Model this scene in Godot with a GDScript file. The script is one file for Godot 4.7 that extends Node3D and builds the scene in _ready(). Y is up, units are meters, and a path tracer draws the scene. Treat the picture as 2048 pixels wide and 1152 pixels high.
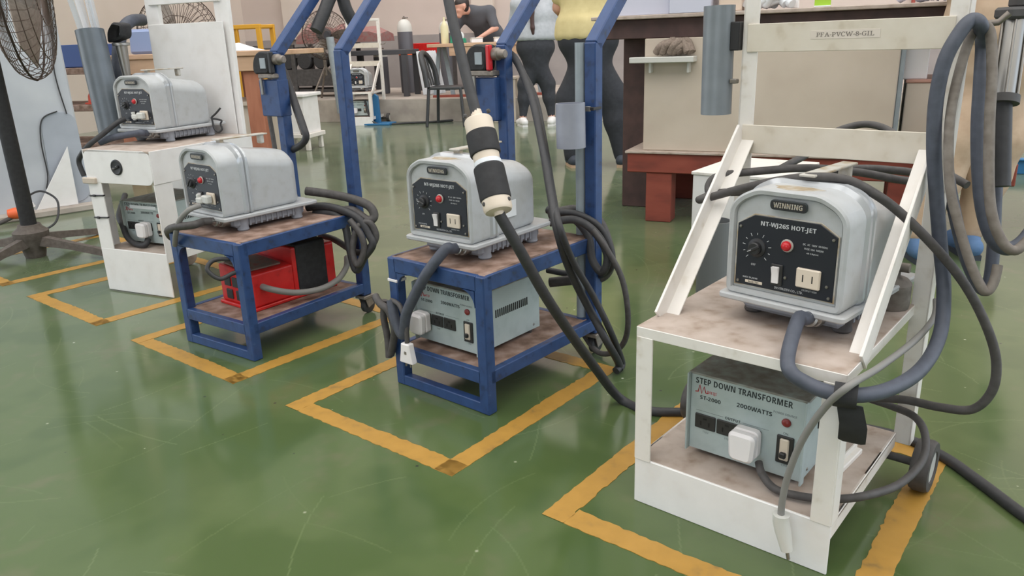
extends Node3D

# ------------------------------------------------------------------ mesh builder
class Mb:
	var v := PackedVector3Array()
	var n := PackedVector3Array()

	func trin(a: Vector3, b: Vector3, c: Vector3, na: Vector3, nb: Vector3, nc: Vector3) -> void:
		var f := (b - a).cross(c - a)
		if f.dot(na + nb + nc) > 0.0:
			v.append(a); v.append(c); v.append(b)
			n.append(na); n.append(nc); n.append(nb)
		else:
			v.append(a); v.append(b); v.append(c)
			n.append(na); n.append(nb); n.append(nc)

	func quadn(a: Vector3, b: Vector3, c: Vector3, d: Vector3, nn: Vector3) -> void:
		trin(a, b, c, nn, nn, nn)
		trin(a, c, d, nn, nn, nn)

	func tri(a: Vector3, b: Vector3, c: Vector3) -> void:
		v.append(a); v.append(b); v.append(c)
		n.append(Vector3.ZERO); n.append(Vector3.ZERO); n.append(Vector3.ZERO)

	func quad(a: Vector3, b: Vector3, c: Vector3, d: Vector3) -> void:
		tri(a, b, c)
		tri(a, c, d)

	# a box with chamfered edges
	func box(at: Vector3, size: Vector3, ch := 0.002, turn := Basis()) -> void:
		var h := size * 0.5
		var k: float = minf(ch, minf(h.x, minf(h.y, h.z)) * 0.6)
		var ax := [Vector3.RIGHT, Vector3.UP, Vector3.BACK]
		for i in 3:
			var j := (i + 1) % 3
			var m := (i + 2) % 3
			for s in [-1.0, 1.0]:
				var o: Vector3 = ax[i] * h[i] * s
				var p: Vector3 = ax[j] * (h[j] - k)
				var q: Vector3 = ax[m] * (h[m] - k)
				quadn(at + turn * (o + p + q), at + turn * (o - p + q), at + turn * (o - p - q), at + turn * (o + p - q), turn * (ax[i] * s))
			for s in [-1.0, 1.0]:
				for t in [-1.0, 1.0]:
					var a: Vector3 = ax[i] * h[i] * s + ax[j] * (h[j] - k) * t
					var b: Vector3 = ax[i] * (h[i] - k) * s + ax[j] * h[j] * t
					var w: Vector3 = ax[m] * (h[m] - k)
					quadn(at + turn * (a + w), at + turn * (a - w), at + turn * (b - w), at + turn * (b + w), (turn * (ax[i] * s + ax[j] * t)).normalized())
		for sx in [-1.0, 1.0]:
			for sy in [-1.0, 1.0]:
				for sz in [-1.0, 1.0]:
					var c := Vector3(sx, sy, sz)
					trin(at + turn * (c * Vector3(h.x, h.y - k, h.z - k)), at + turn * (c * Vector3(h.x - k, h.y, h.z - k)), at + turn * (c * Vector3(h.x - k, h.y - k, h.z)), (turn * c).normalized(), (turn * c).normalized(), (turn * c).normalized())

	# a bar of rectangular section from a to b; wide across `side`, thick across the third axis
	func bar(a: Vector3, b: Vector3, wide: float, thick: float, side := Vector3.RIGHT, ch := 0.002) -> void:
		var y := (b - a).normalized()
		var z := side.cross(y).normalized()
		var x := y.cross(z).normalized()
		box((a + b) * 0.5, Vector3(wide, a.distance_to(b), thick), ch, Basis(x, y, z))

	func tube(pts: PackedVector3Array, r: float, seg := 10, r2 := -1.0) -> void:
		var c := pts.size()
		if c < 2:
			return
		if r2 < 0.0:
			r2 = r
		var t0 := (pts[1] - pts[0]).normalized()
		var u := t0.cross(Vector3.UP if absf(t0.y) < 0.9 else Vector3.RIGHT).normalized()
		var prev: PackedVector3Array
		var prevn: PackedVector3Array
		for i in c:
			var t := (pts[mini(i + 1, c - 1)] - pts[maxi(i - 1, 0)]).normalized()
			u = (u - t * u.dot(t)).normalized()
			var w := t.cross(u)
			var ring := PackedVector3Array()
			var rn := PackedVector3Array()
			var rr: float = lerpf(r, r2, float(i) / (c - 1))
			for k in seg:
				var a := TAU * k / seg
				var d := u * cos(a) + w * sin(a)
				ring.append(pts[i] + d * rr)
				rn.append(d)
			if i > 0:
				for k in seg:
					var l := (k + 1) % seg
					trin(prev[k], prev[l], ring[l], prevn[k], prevn[l], rn[l])
					trin(prev[k], ring[l], ring[k], prevn[k], rn[l], rn[k])
			if i == 0 or i == c - 1:
				var e := -t if i == 0 else t
				for k in seg:
					trin(pts[i], ring[k], ring[(k + 1) % seg], e, e, e)
			prev = ring
			prevn = rn

	# rings of equal size joined by quads; ends closed by a fan
	func loft(rings: Array, cap_a := true, cap_b := true, round := true) -> void:
		for i in rings.size() - 1:
			var a: PackedVector3Array = rings[i]
			var b: PackedVector3Array = rings[i + 1]
			var m := a.size()
			for k in (m if round else m - 1):
				var l := (k + 1) % m
				quad(a[k], b[k], b[l], a[l])
		if cap_a:
			fan(rings[0], false)
		if cap_b:
			fan(rings[rings.size() - 1], true)

	func fan(ring: PackedVector3Array, flip: bool) -> void:
		var c := Vector3.ZERO
		for p in ring:
			c += p
		c /= ring.size()
		for k in ring.size():
			var l := (k + 1) % ring.size()
			if flip:
				tri(c, ring[l], ring[k])
			else:
				tri(c, ring[k], ring[l])

	# profile of (radius, height) pairs turned about the y axis of xf
	func lathe(profile: Array, seg := 20, xf := Transform3D(), caps := true) -> void:
		var rings := []
		for p in profile:
			var ring := PackedVector3Array()
			for k in seg:
				var a := TAU * k / seg
				ring.append(xf * Vector3(cos(a) * p[0], p[1], sin(a) * p[0]))
			rings.append(ring)
		loft(rings, caps and profile[0][0] > 0.0005, caps and profile[profile.size() - 1][0] > 0.0005)

	# polygon (x, y) pushed from z0 to z1, its rims chamfered
	func prism(poly: PackedVector2Array, z0: float, z1: float, ch := 0.0, xf := Transform3D()) -> void:
		var inner := Mb.inset(poly, ch) if ch > 0.0 else poly
		var rings := []
		for e in ([[inner, z0], [poly, z0 + ch], [poly, z1 - ch], [inner, z1]] if ch > 0.0 else [[poly, z0], [poly, z1]]):
			var ring := PackedVector3Array()
			for p in e[0]:
				ring.append(xf * Vector3(p.x, p.y, e[1]))
			rings.append(ring)
		loft(rings, false, false)
		var idx := Geometry2D.triangulate_polygon(inner)
		for i in range(0, idx.size(), 3):
			var a := inner[idx[i]]
			var b := inner[idx[i + 1]]
			var c := inner[idx[i + 2]]
			trin(xf * Vector3(a.x, a.y, z1), xf * Vector3(b.x, b.y, z1), xf * Vector3(c.x, c.y, z1), xf.basis.z, xf.basis.z, xf.basis.z)
			trin(xf * Vector3(a.x, a.y, z0), xf * Vector3(b.x, b.y, z0), xf * Vector3(c.x, c.y, z0), -xf.basis.z, -xf.basis.z, -xf.basis.z)

	static func inset(poly: PackedVector2Array, d: float) -> PackedVector2Array:
		var area := 0.0
		var m := poly.size()
		for i in m:
			area += poly[i].cross(poly[(i + 1) % m])
		var s := signf(area)
		var res := PackedVector2Array()
		for i in m:
			var a := (poly[i] - poly[(i + m - 1) % m]).normalized()
			var b := (poly[(i + 1) % m] - poly[i]).normalized()
			var na := Vector2(-a.y, a.x) * s
			var nb := Vector2(-b.y, b.x) * s
			var q := na + nb
			res.append(poly[i] + q * (d / maxf(0.35, q.length_squared() * 0.5)))
		return res

	func mesh() -> ArrayMesh:
		# faces without normals get them from their neighbours within 38 degrees
		var c := v.size()
		var share := {}
		var fn := PackedVector3Array()
		fn.resize(c / 3)
		for i in c / 3:
			if n[i * 3] != Vector3.ZERO or n[i * 3 + 1] != Vector3.ZERO:
				continue
			var f := (v[i * 3 + 1] - v[i * 3]).cross(v[i * 3 + 2] - v[i * 3])
			fn[i] = f
			for k in 3:
				var key := Vector3i((v[i * 3 + k] * 20000.0).round())
				if share.has(key):
					share[key].append(i)
				else:
					share[key] = [i]
		for i in c / 3:
			if fn[i] == Vector3.ZERO:
				for k in 3:
					if n[i * 3 + k] == Vector3.ZERO:
						n[i * 3 + k] = Vector3.UP
				continue
			var u := fn[i].normalized()
			for k in 3:
				var key := Vector3i((v[i * 3 + k] * 20000.0).round())
				var sum := Vector3.ZERO
				for j in share[key]:
					if fn[j].normalized().dot(u) > 0.79:
						sum += fn[j]
				n[i * 3 + k] = sum.normalized() if sum.length_squared() > 1e-20 else u
			var t := v[i * 3 + 1]
			v[i * 3 + 1] = v[i * 3 + 2]
			v[i * 3 + 2] = t
			t = n[i * 3 + 1]
			n[i * 3 + 1] = n[i * 3 + 2]
			n[i * 3 + 2] = t
		var arr := []
		arr.resize(Mesh.ARRAY_MAX)
		arr[Mesh.ARRAY_VERTEX] = v
		arr[Mesh.ARRAY_NORMAL] = n
		var m := ArrayMesh.new()
		m.add_surface_from_arrays(Mesh.PRIMITIVE_TRIANGLES, arr)
		return m


func V(x: float, y: float, z: float) -> Vector3:
	return Vector3(x, y, z)


func smooth(pts: Array, per := 6, closed := false) -> PackedVector3Array:
	var r := PackedVector3Array()
	var c := pts.size()
	for i in (c if closed else c - 1):
		var p0: Vector3 = pts[(i - 1 + c) % c] if closed else pts[maxi(i - 1, 0)]
		var p1: Vector3 = pts[i]
		var p2: Vector3 = pts[(i + 1) % c]
		var p3: Vector3 = pts[(i + 2) % c] if closed else pts[mini(i + 2, c - 1)]
		for k in per:
			var t := float(k) / per
			r.append(p1.cubic_interpolate(p2, p0, p3, t))
	r.append(pts[0] if closed else pts[c - 1])
	return r


func rounded(poly: Array, rad: float, per := 4) -> PackedVector2Array:
	var r := PackedVector2Array()
	var c := poly.size()
	for i in c:
		var p: Vector2 = poly[i]
		var a: Vector2 = poly[(i - 1 + c) % c]
		var b: Vector2 = poly[(i + 1) % c]
		var d: float = minf(rad, minf(p.distance_to(a), p.distance_to(b)) * 0.49)
		var s := p + (a - p).normalized() * d
		var e := p + (b - p).normalized() * d
		for k in per + 1:
			var t := float(k) / per
			r.append(s.lerp(p, t).lerp(p.lerp(e, t), t))
	return r


func rect(w: float, h: float, rad: float, per := 4, cx := 0.0, cy := 0.0) -> PackedVector2Array:
	return rounded([Vector2(cx - w / 2, cy - h / 2), Vector2(cx + w / 2, cy - h / 2), Vector2(cx + w / 2, cy + h / 2), Vector2(cx - w / 2, cy + h / 2)], rad, per)


# ------------------------------------------------------------------ scene tree
var used := {}

func numbered(called: String) -> String:
	var k: int = used.get(called, 0)
	used[called] = k + 1
	return called if k == 0 else "%s_%03d" % [called, k]


func tag(o: Node3D, label: String, category: String, group := "", kind := "") -> Node3D:
	if label:
		o.set_meta("label", label)
	if category:
		o.set_meta("category", category)
	if group:
		o.set_meta("group", group)
	if kind:
		o.set_meta("kind", kind)
	return o


func thing(called: String, label: String, category: String, at := Vector3.ZERO, turn := 0.0, group := "") -> Node3D:
	var o := Node3D.new()
	o.name = numbered(called)
	add_child(o)
	o.position = at
	o.rotation_degrees.y = turn
	return tag(o, label, category, group)


func part(called: String, mb, m: Material, parent: Node3D, label := "") -> MeshInstance3D:
	var o := MeshInstance3D.new()
	o.name = called if parent != self else numbered(called)
	o.mesh = mb.mesh() if mb is Mb else mb
	o.material_override = m
	parent.add_child(o, true)
	if label:
		o.set_meta("label", label)
	return o


# a thing that is one mesh, its origin at `at`
func single(called: String, mb: Mb, m: Material, at: Vector3, label: String, category: String, group := "") -> MeshInstance3D:
	for i in mb.v.size():
		mb.v[i] -= at
	var o := part(called, mb, m, self)
	o.position = at
	tag(o, label, category, group)
	return o


func struct(called: String, mb: Mb, m: Material) -> MeshInstance3D:
	var o := part(called, mb, m, self)
	o.set_meta("kind", "structure")
	return o


func hose(called: String, pts: Array, r: float, m: Material, label: String, category: String, group := "", per := 7, seg := 12) -> MeshInstance3D:
	var mb := Mb.new()
	mb.tube(smooth(pts, per), r, seg)
	return single(called, mb, m, pts[0], label, category, group)


func lettering(parent: Node3D, words: String, height: float, at: Vector3, m: Material, bold := false, width := 0.0, face := "Droid Sans", called := "lettering", turn := Basis()) -> MeshInstance3D:
	var f := SystemFont.new()
	f.font_names = PackedStringArray([face])
	if bold:
		f.font_weight = 700
	var t := TextMesh.new()
	t.text = words
	t.font = f
	t.font_size = 24
	t.pixel_size = 0.01
	t.depth = 0.012
	t.curve_step = 2.0
	var box := t.get_aabb()
	var s := height / maxf(box.size.y, 0.001)
	var sx := s if width <= 0.0 else width / maxf(box.size.x, 0.001)
	var o := MeshInstance3D.new()
	o.name = called
	o.mesh = t
	o.material_override = m
	o.transform = Transform3D(turn * Basis.from_scale(Vector3(sx, s, 0.06)), at)
	parent.add_child(o, true)
	return o

# ------------------------------------------------------------------ materials
var M := {}

func plain(c: Color, rough := 0.6, metal := 0.0) -> StandardMaterial3D:
	var m := StandardMaterial3D.new()
	m.albedo_color = c
	m.roughness = rough
	m.metallic = metal
	return m


func c8(r: int, g: int, b: int) -> Color:
	return Color(r / 255.0, g / 255.0, b / 255.0)


# stops: [[position, colour], ...] laid over fractal noise; size: metres that one tile covers
func grain(stops: Array, freq: float, size: float, rough := 0.6, metal := 0.0, seed := 1, bump := 0.0, octaves := 4, in_world := false, kind := FastNoiseLite.TYPE_SIMPLEX_SMOOTH, px := 256, stretch := Vector3.ONE) -> StandardMaterial3D:
	var noise := FastNoiseLite.new()
	noise.seed = seed
	noise.noise_type = kind
	noise.frequency = freq
	noise.fractal_octaves = octaves
	var g := Gradient.new()
	var off := PackedFloat32Array()
	var col := PackedColorArray()
	for s in stops:
		off.append(s[0])
		col.append(s[1])
	g.offsets = off
	g.colors = col
	var t := NoiseTexture2D.new()
	t.width = px
	t.height = px
	t.seamless = true
	t.noise = noise
	t.color_ramp = g
	var m := StandardMaterial3D.new()
	m.albedo_texture = t
	m.roughness = rough
	m.metallic = metal
	m.uv1_triplanar = true
	m.uv1_world_triplanar = in_world
	m.uv1_scale = stretch / size
	if bump > 0.0:
		var h := NoiseTexture2D.new()
		h.width = px
		h.height = px
		h.seamless = true
		h.noise = noise
		m.heightmap_enabled = true
		m.heightmap_texture = h
		m.heightmap_scale = bump
	return m


func floor_material() -> StandardMaterial3D:
	# green epoxy: mottled coat, rubbed grey patches, fine scratches and chips
	var rng := RandomNumberGenerator.new()
	rng.seed = 71
	var s := 1024
	var a := FastNoiseLite.new()
	a.seed = 5
	a.frequency = 0.006
	a.fractal_octaves = 4
	var b := FastNoiseLite.new()
	b.seed = 9
	b.frequency = 0.03
	b.fractal_octaves = 3
	var ia := a.get_seamless_image(s, s)
	var ib := b.get_seamless_image(s, s)
	var im := Image.create(s, s, false, Image.FORMAT_RGB8)
	var rough := Image.create(s, s, false, Image.FORMAT_L8)
	var green := c8(79, 97, 51)
	var dull := c8(92, 100, 64)
	var deep := c8(68, 88, 41)
	for y in s:
		for x in s:
			var p := ia.get_pixel(x, y).r
			var q := ib.get_pixel(x, y).r
			var c := deep.lerp(green, smoothstep(0.3, 0.55, p)).lerp(dull, smoothstep(0.55, 0.85, p * 0.6 + q * 0.4))
			im.set_pixel(x, y, c)
			var r := 0.08 + 0.07 * p + 0.05 * q
			rough.set_pixel(x, y, Color(r, r, r))
	for k in 260:
		var p := Vector2(rng.randf() * s, rng.randf() * s)
		var d := Vector2.from_angle(rng.randf() * TAU)
		var bend := rng.randf_range(-0.02, 0.02)
		var tone := green.lerp(Color(0.62, 0.66, 0.56), rng.randf_range(0.05, 0.20))
		for i in rng.randi_range(15, 150):
			p += d
			d = d.rotated(bend * rng.randf())
			im.set_pixel(posmod(int(p.x), s), posmod(int(p.y), s), tone)
	for k in 120:
		var p := Vector2i(rng.randi() % s, rng.randi() % s)
		var tone: Color = [Color(0.75, 0.75, 0.70), Color(0.16, 0.18, 0.13), Color(0.58, 0.60, 0.50)][rng.randi() % 3]
		var w := rng.randi_range(1, 2)
		for y in w:
			for x in w:
				im.set_pixel(posmod(p.x + x, s), posmod(p.y + y, s), tone)
	var m := StandardMaterial3D.new()
	m.albedo_texture = ImageTexture.create_from_image(im)
	m.roughness_texture = ImageTexture.create_from_image(rough)
	m.roughness = 1.0
	m.metallic_specular = 0.56
	m.rim_enabled = true
	m.rim = 0.3
	m.rim_tint = 0.0
	m.uv1_triplanar = true
	m.uv1_world_triplanar = true
	m.uv1_scale = Vector3.ONE / 3.3
	var w := FastNoiseLite.new()
	w.seed = 3
	w.frequency = 0.012
	w.fractal_octaves = 2
	var t := NoiseTexture2D.new()
	t.width = 512
	t.height = 512
	t.seamless = true
	t.noise = w
	m.heightmap_enabled = true
	m.heightmap_texture = t
	m.heightmap_scale = 0.12
	return m


func make_materials() -> void:
	M.floor = floor_material()
	M.yellow = grain([[0.0, c8(134, 106, 58)], [0.18, c8(164, 125, 58)], [0.36, c8(174, 132, 58)], [1.0, c8(184, 140, 64)]], 0.03, 0.5, 0.45, 0.0, 4, 0.0, 5, true)
	M.wall_pink = grain([[0.0, c8(188, 174, 166)], [1.0, c8(202, 189, 180)]], 0.01, 3.0, 0.8, 0.0, 2)
	M.wall_cream = grain([[0.0, c8(196, 184, 172)], [1.0, c8(206, 195, 184)]], 0.01, 3.0, 0.8, 0.0, 12)
	M.dado = grain([[0.0, c8(138, 132, 130)], [1.0, c8(156, 150, 147)]], 0.02, 2.0, 0.75, 0.0, 6)
	M.grey_wall = grain([[0.0, c8(176, 181, 188)], [0.6, c8(190, 194, 200)], [1.0, c8(198, 202, 206)]], 0.012, 1.4, 0.7, 0.0, 8, 0.1)
	M.grey_panel = grain([[0.0, c8(162, 168, 178)], [1.0, c8(174, 180, 190)]], 0.015, 1.0, 0.7, 0.0, 18)
	M.concrete = grain([[0.0, c8(150, 140, 132)], [0.5, c8(178, 168, 158)], [1.0, c8(196, 188, 178)]], 0.02, 1.6, 0.85, 0.0, 10, 0.15)
	M.ceiling = plain(c8(226, 226, 222), 0.85)
	M.white = grain([[0.0, c8(206, 196, 180)], [0.2, c8(227, 221, 213)], [0.36, c8(233, 228, 221)], [1.0, c8(236, 231, 225)]], 0.03, 0.5, 0.42, 0.0, 21, 0.0, 5)
	M.white_clean = grain([[0.0, c8(233, 230, 227)], [0.4, c8(238, 236, 234)], [1.0, c8(242, 240, 238)]], 0.02, 0.5, 0.36, 0.0, 22)
	M.white_dirty = grain([[0.0, c8(144, 124, 108)], [0.25, c8(168, 151, 138)], [0.5, c8(181, 166, 155)], [1.0, c8(194, 180, 170)]], 0.035, 0.6, 0.55, 0.0, 23, 0.0, 5)
	M.cream = grain([[0.0, c8(196, 182, 166)], [0.5, c8(203, 190, 174)], [1.0, c8(209, 196, 181)]], 0.012, 1.2, 0.5, 0.0, 24)
	M.white_warm_dim = grain([[0.0, c8(196, 184, 164)], [0.3, c8(214, 205, 189)], [1.0, c8(222, 214, 200)]], 0.025, 0.5, 0.45, 0.0, 25)  # crossbar white with the dimmer, warmer light up there put into the colour
	M.blue = grain([[0.0, c8(52, 56, 66)], [0.16, c8(34, 56, 98)], [0.3, c8(42, 68, 114)], [0.86, c8(46, 75, 124)], [1.0, c8(78, 101, 138)]], 0.03, 0.4, 0.42, 0.0, 31, 0.0, 5)
	M.board = grain([[0.0, c8(104, 80, 66)], [0.4, c8(142, 116, 102)], [0.7, c8(164, 140, 128)], [1.0, c8(180, 160, 150)]], 0.02, 0.4, 0.75, 0.0, 33, 0.03, 5)
	M.silver = grain([[0.0, c8(170, 171, 170)], [0.4, c8(180, 182, 183)], [1.0, c8(185, 188, 190)]], 0.03, 0.35, 0.34, 0.0, 35, 0.0, 4)
	M.silver_gloss = plain(c8(182, 185, 188), 0.18, 0.25)
	M.silver_face = grain([[0.0, c8(136, 136, 130)], [1.0, c8(152, 153, 147)]], 0.03, 0.3, 0.45, 0.0, 38)
	M.silver_dark = grain([[0.0, c8(138, 142, 150)], [1.0, c8(158, 162, 170)]], 0.03, 0.3, 0.45, 0.0, 36)
	M.silver_top = grain([[0.0, c8(150, 124, 88)], [0.35, c8(172, 160, 140)], [0.6, c8(186, 182, 174)], [1.0, c8(196, 194, 188)]], 0.02, 0.3, 0.5, 0.1, 37)
	M.panel = plain(c8(30, 33, 42), 0.4)
	M.black = plain(c8(40, 40, 42), 0.45)
	M.black_soft = grain([[0.0, c8(34, 34, 36)], [1.0, c8(50, 50, 52)]], 0.03, 0.2, 0.7, 0.0, 41)
	M.rubber = grain([[0.0, c8(62, 58, 56)], [0.5, c8(76, 73, 72)], [1.0, c8(88, 84, 82)]], 0.03, 0.2, 0.6, 0.0, 42)
	M.rubber_dark = grain([[0.0, c8(46, 46, 48)], [1.0, c8(62, 62, 64)]], 0.03, 0.2, 0.55, 0.0, 43)
	M.hose = grain([[0.0, c8(66, 70, 80)], [1.0, c8(84, 89, 102)]], 0.03, 0.2, 0.55, 0.0, 44)
	M.hose_dirty = grain([[0.0, c8(96, 88, 80)], [0.5, c8(118, 110, 102)], [1.0, c8(136, 130, 122)]], 0.03, 0.2, 0.7, 0.0, 45)
	M.cord = plain(c8(132, 130, 126), 0.55)
	M.pvc = grain([[0.0, c8(120, 127, 133)], [1.0, c8(132, 139, 145)]], 0.02, 0.4, 0.3, 0.0, 46)
	M.pvc_dark = grain([[0.0, c8(92, 100, 107)], [1.0, c8(104, 112, 119)]], 0.02, 0.4, 0.3, 0.0, 49)
	M.pvc_pale = grain([[0.0, c8(140, 150, 156)], [1.0, c8(156, 166, 172)]], 0.02, 0.4, 0.35, 0.0, 47)
	M.pvc_cup = grain([[0.0, c8(142, 146, 158)], [1.0, c8(156, 160, 172)]], 0.02, 0.4, 0.4, 0.0, 48)
	M.teal = grain([[0.0, c8(166, 179, 178)], [0.4, c8(176, 189, 188)], [1.0, c8(183, 195, 194)]], 0.02, 0.35, 0.42, 0.0, 51)
	M.teal_dusty = grain([[0.0, c8(124, 118, 108)], [0.5, c8(146, 146, 138)], [1.0, c8(160, 170, 164)]], 0.03, 0.3, 0.7, 0.0, 52)
	M.print_dark = plain(c8(44, 52, 54), 0.6)
	M.print_white = plain(c8(196, 198, 200), 0.6)
	M.print_red = plain(c8(190, 50, 54), 0.6)
	M.tape_pale = plain(c8(218, 208, 196), 0.5)
	M.print_faded = plain(c8(120, 112, 106), 0.7)
	M.print_grey = plain(c8(118, 124, 126), 0.6)
	M.socket = plain(c8(48, 48, 48), 0.45)
	M.slot = plain(c8(22, 22, 22), 0.6)
	M.ivory = plain(c8(222, 208, 190), 0.4)
	M.plug_white = plain(c8(238, 234, 234), 0.35)
	M.plug_cloudy = plain(c8(206, 206, 200), 0.3)
	M.lamp_red = plain(c8(200, 36, 44), 0.25)
	M.lamp_dull = plain(c8(132, 44, 40), 0.35)
	M.chrome = plain(c8(160, 158, 154), 0.38, 0.9)
	M.steel = plain(c8(150, 146, 140), 0.35, 0.9)
	M.steel_dull = grain([[0.0, c8(120, 112, 104)], [1.0, c8(158, 150, 142)]], 0.03, 0.2, 0.5, 0.6, 53)
	M.red = grain([[0.0, c8(176, 26, 26)], [0.3, c8(206, 34, 32)], [1.0, c8(218, 44, 40)]], 0.02, 0.3, 0.35, 0.0, 54)
	M.red_dusty = grain([[0.0, c8(150, 70, 60)], [0.5, c8(128, 112, 100)], [1.0, c8(112, 104, 96)]], 0.02, 0.2, 0.8, 0.0, 55)
	M.redwood = grain([[0.0, c8(112, 54, 44)], [0.5, c8(140, 68, 54)], [1.0, c8(154, 80, 64)]], 0.02, 0.6, 0.7, 0.0, 56, 0.02, 4, false, FastNoiseLite.TYPE_SIMPLEX_SMOOTH, 256, Vector3(0.3, 1, 1))
	M.brown = grain([[0.0, c8(70, 52, 50)], [1.0, c8(92, 68, 64)]], 0.02, 0.6, 0.6, 0.0, 57)
	M.wood = grain([[0.0, c8(182, 146, 118)], [0.5, c8(204, 168, 138)], [1.0, c8(216, 184, 154)]], 0.02, 0.8, 0.65, 0.0, 58, 0.02, 4, false, FastNoiseLite.TYPE_SIMPLEX_SMOOTH, 256, Vector3(0.25, 1, 1))
	M.wood_leg = grain([[0.0, c8(150, 92, 68)], [0.5, c8(172, 110, 84)], [1.0, c8(186, 126, 98)]], 0.02, 0.6, 0.7, 0.0, 59, 0.02, 4, false, FastNoiseLite.TYPE_SIMPLEX_SMOOTH, 256, Vector3(1, 0.25, 1))
	M.iron = grain([[0.0, c8(70, 68, 68)], [1.0, c8(92, 90, 90)]], 0.03, 0.5, 0.6, 0.2, 60)
	M.dark_metal = plain(c8(74, 74, 78), 0.55, 0.1)
	M.cast_iron = grain([[0.0, c8(84, 76, 70)], [1.0, c8(118, 110, 104)]], 0.04, 0.3, 0.8, 0.1, 61, 0.05)
	M.yellow_paint = plain(c8(222, 164, 48), 0.5)
	M.film = plain(Color(0.86, 0.88, 0.9, 0.35), 0.2)
	M.film.transparency = BaseMaterial3D.TRANSPARENCY_ALPHA
	M.orange = plain(c8(236, 108, 60), 0.45)
	M.signal_blue = plain(c8(46, 112, 160), 0.5)
	M.skin = plain(c8(206, 158, 138), 0.55)
	M.skin.subsurf_scatter_enabled = true
	M.skin.subsurf_scatter_strength = 0.08
	M.hair = plain(c8(42, 34, 32), 0.5)
	M.hair_brown = plain(c8(74, 52, 50), 0.5)
	M.cloth_grey = plain(c8(84, 86, 92), 0.9)
	M.cloth_pale = grain([[0.0, c8(170, 174, 180)], [1.0, c8(190, 194, 199)]], 0.03, 0.4, 0.9, 0.0, 62)
	M.cloth_yellow = grain([[0.0, c8(206, 190, 138)], [1.0, c8(218, 203, 152)]], 0.03, 0.4, 0.9, 0.0, 63)
	M.cloth_black = grain([[0.0, c8(46, 48, 53)], [1.0, c8(60, 62, 68)]], 0.03, 0.4, 0.9, 0.0, 64)
	M.cloth_khaki = grain([[0.0, c8(178, 152, 128)], [1.0, c8(204, 180, 156)]], 0.02, 0.4, 0.9, 0.0, 65, 0.06)
	M.shoe_white = plain(c8(224, 222, 220), 0.6)
	M.shoe_blue = plain(c8(84, 116, 156), 0.7)
	M.shoe_dark = plain(c8(60, 66, 76), 0.7)
	M.sole = plain(c8(190, 160, 132), 0.7)
	M.paper = plain(c8(232, 236, 240), 0.8)
	M.cloth_blue = plain(c8(150, 164, 200), 0.8)
	M.bin_lilac = plain(c8(206, 208, 224), 0.4)
	M.bin_blue = plain(c8(60, 84, 140), 0.5)
	M.carton = plain(c8(226, 206, 188), 0.8)
	M.green_tool = plain(c8(40, 140, 108), 0.45)
	M.green_label = plain(c8(166, 208, 60), 0.6)
	M.tarp = grain([[0.0, c8(146, 84, 82)], [0.5, c8(150, 110, 106)], [1.0, c8(132, 120, 116)]], 0.03, 0.6, 0.8, 0.0, 66)
	M.plastic_chair = plain(c8(58, 60, 62), 0.4)
	M.cylinder_grey = plain(c8(104, 104, 110), 0.4, 0.1)
	M.rag = grain([[0.0, c8(112, 98, 88)], [1.0, c8(160, 146, 134)]], 0.06, 0.2, 0.95, 0.0, 67, 0.1)
	M.glow = StandardMaterial3D.new()
	M.glow.albedo_color = c8(240, 240, 240)
	M.glow.emission_enabled = true
	M.glow.emission = Color(1, 1, 1)
	M.glow.emission_energy_multiplier = 1.2

# ------------------------------------------------------------------ camera, sky, light
func make_view() -> void:
	var cam := Camera3D.new()
	cam.name = "camera"
	cam.fov = 41.02
	cam.near = 0.05
	cam.far = 200.0
	cam.transform = Transform3D(Basis(Vector3.RIGHT, deg_to_rad(-17.9)) * Basis(Vector3.BACK, deg_to_rad(-2.0)), Vector3(0, 0.95, 0))
	add_child(cam)
	var e := Environment.new()
	var sky := Sky.new()
	var s := ProceduralSkyMaterial.new()
	s.sky_top_color = c8(196, 214, 236)
	s.sky_horizon_color = c8(236, 240, 244)
	s.ground_bottom_color = c8(150, 148, 142)
	s.ground_horizon_color = c8(214, 214, 210)
	s.sky_energy_multiplier = 1.0
	sky.sky_material = s
	e.background_mode = Environment.BG_SKY
	e.sky = sky
	e.background_energy_multiplier = 3.2
	e.tonemap_mode = Environment.TONE_MAPPER_LINEAR
	e.tonemap_exposure = 0.86
	e.sdfgi_enabled = true
	e.ssao_enabled = true
	e.ssil_enabled = true
	var w := WorldEnvironment.new()
	w.name = "world"
	w.environment = e
	add_child(w)


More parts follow.
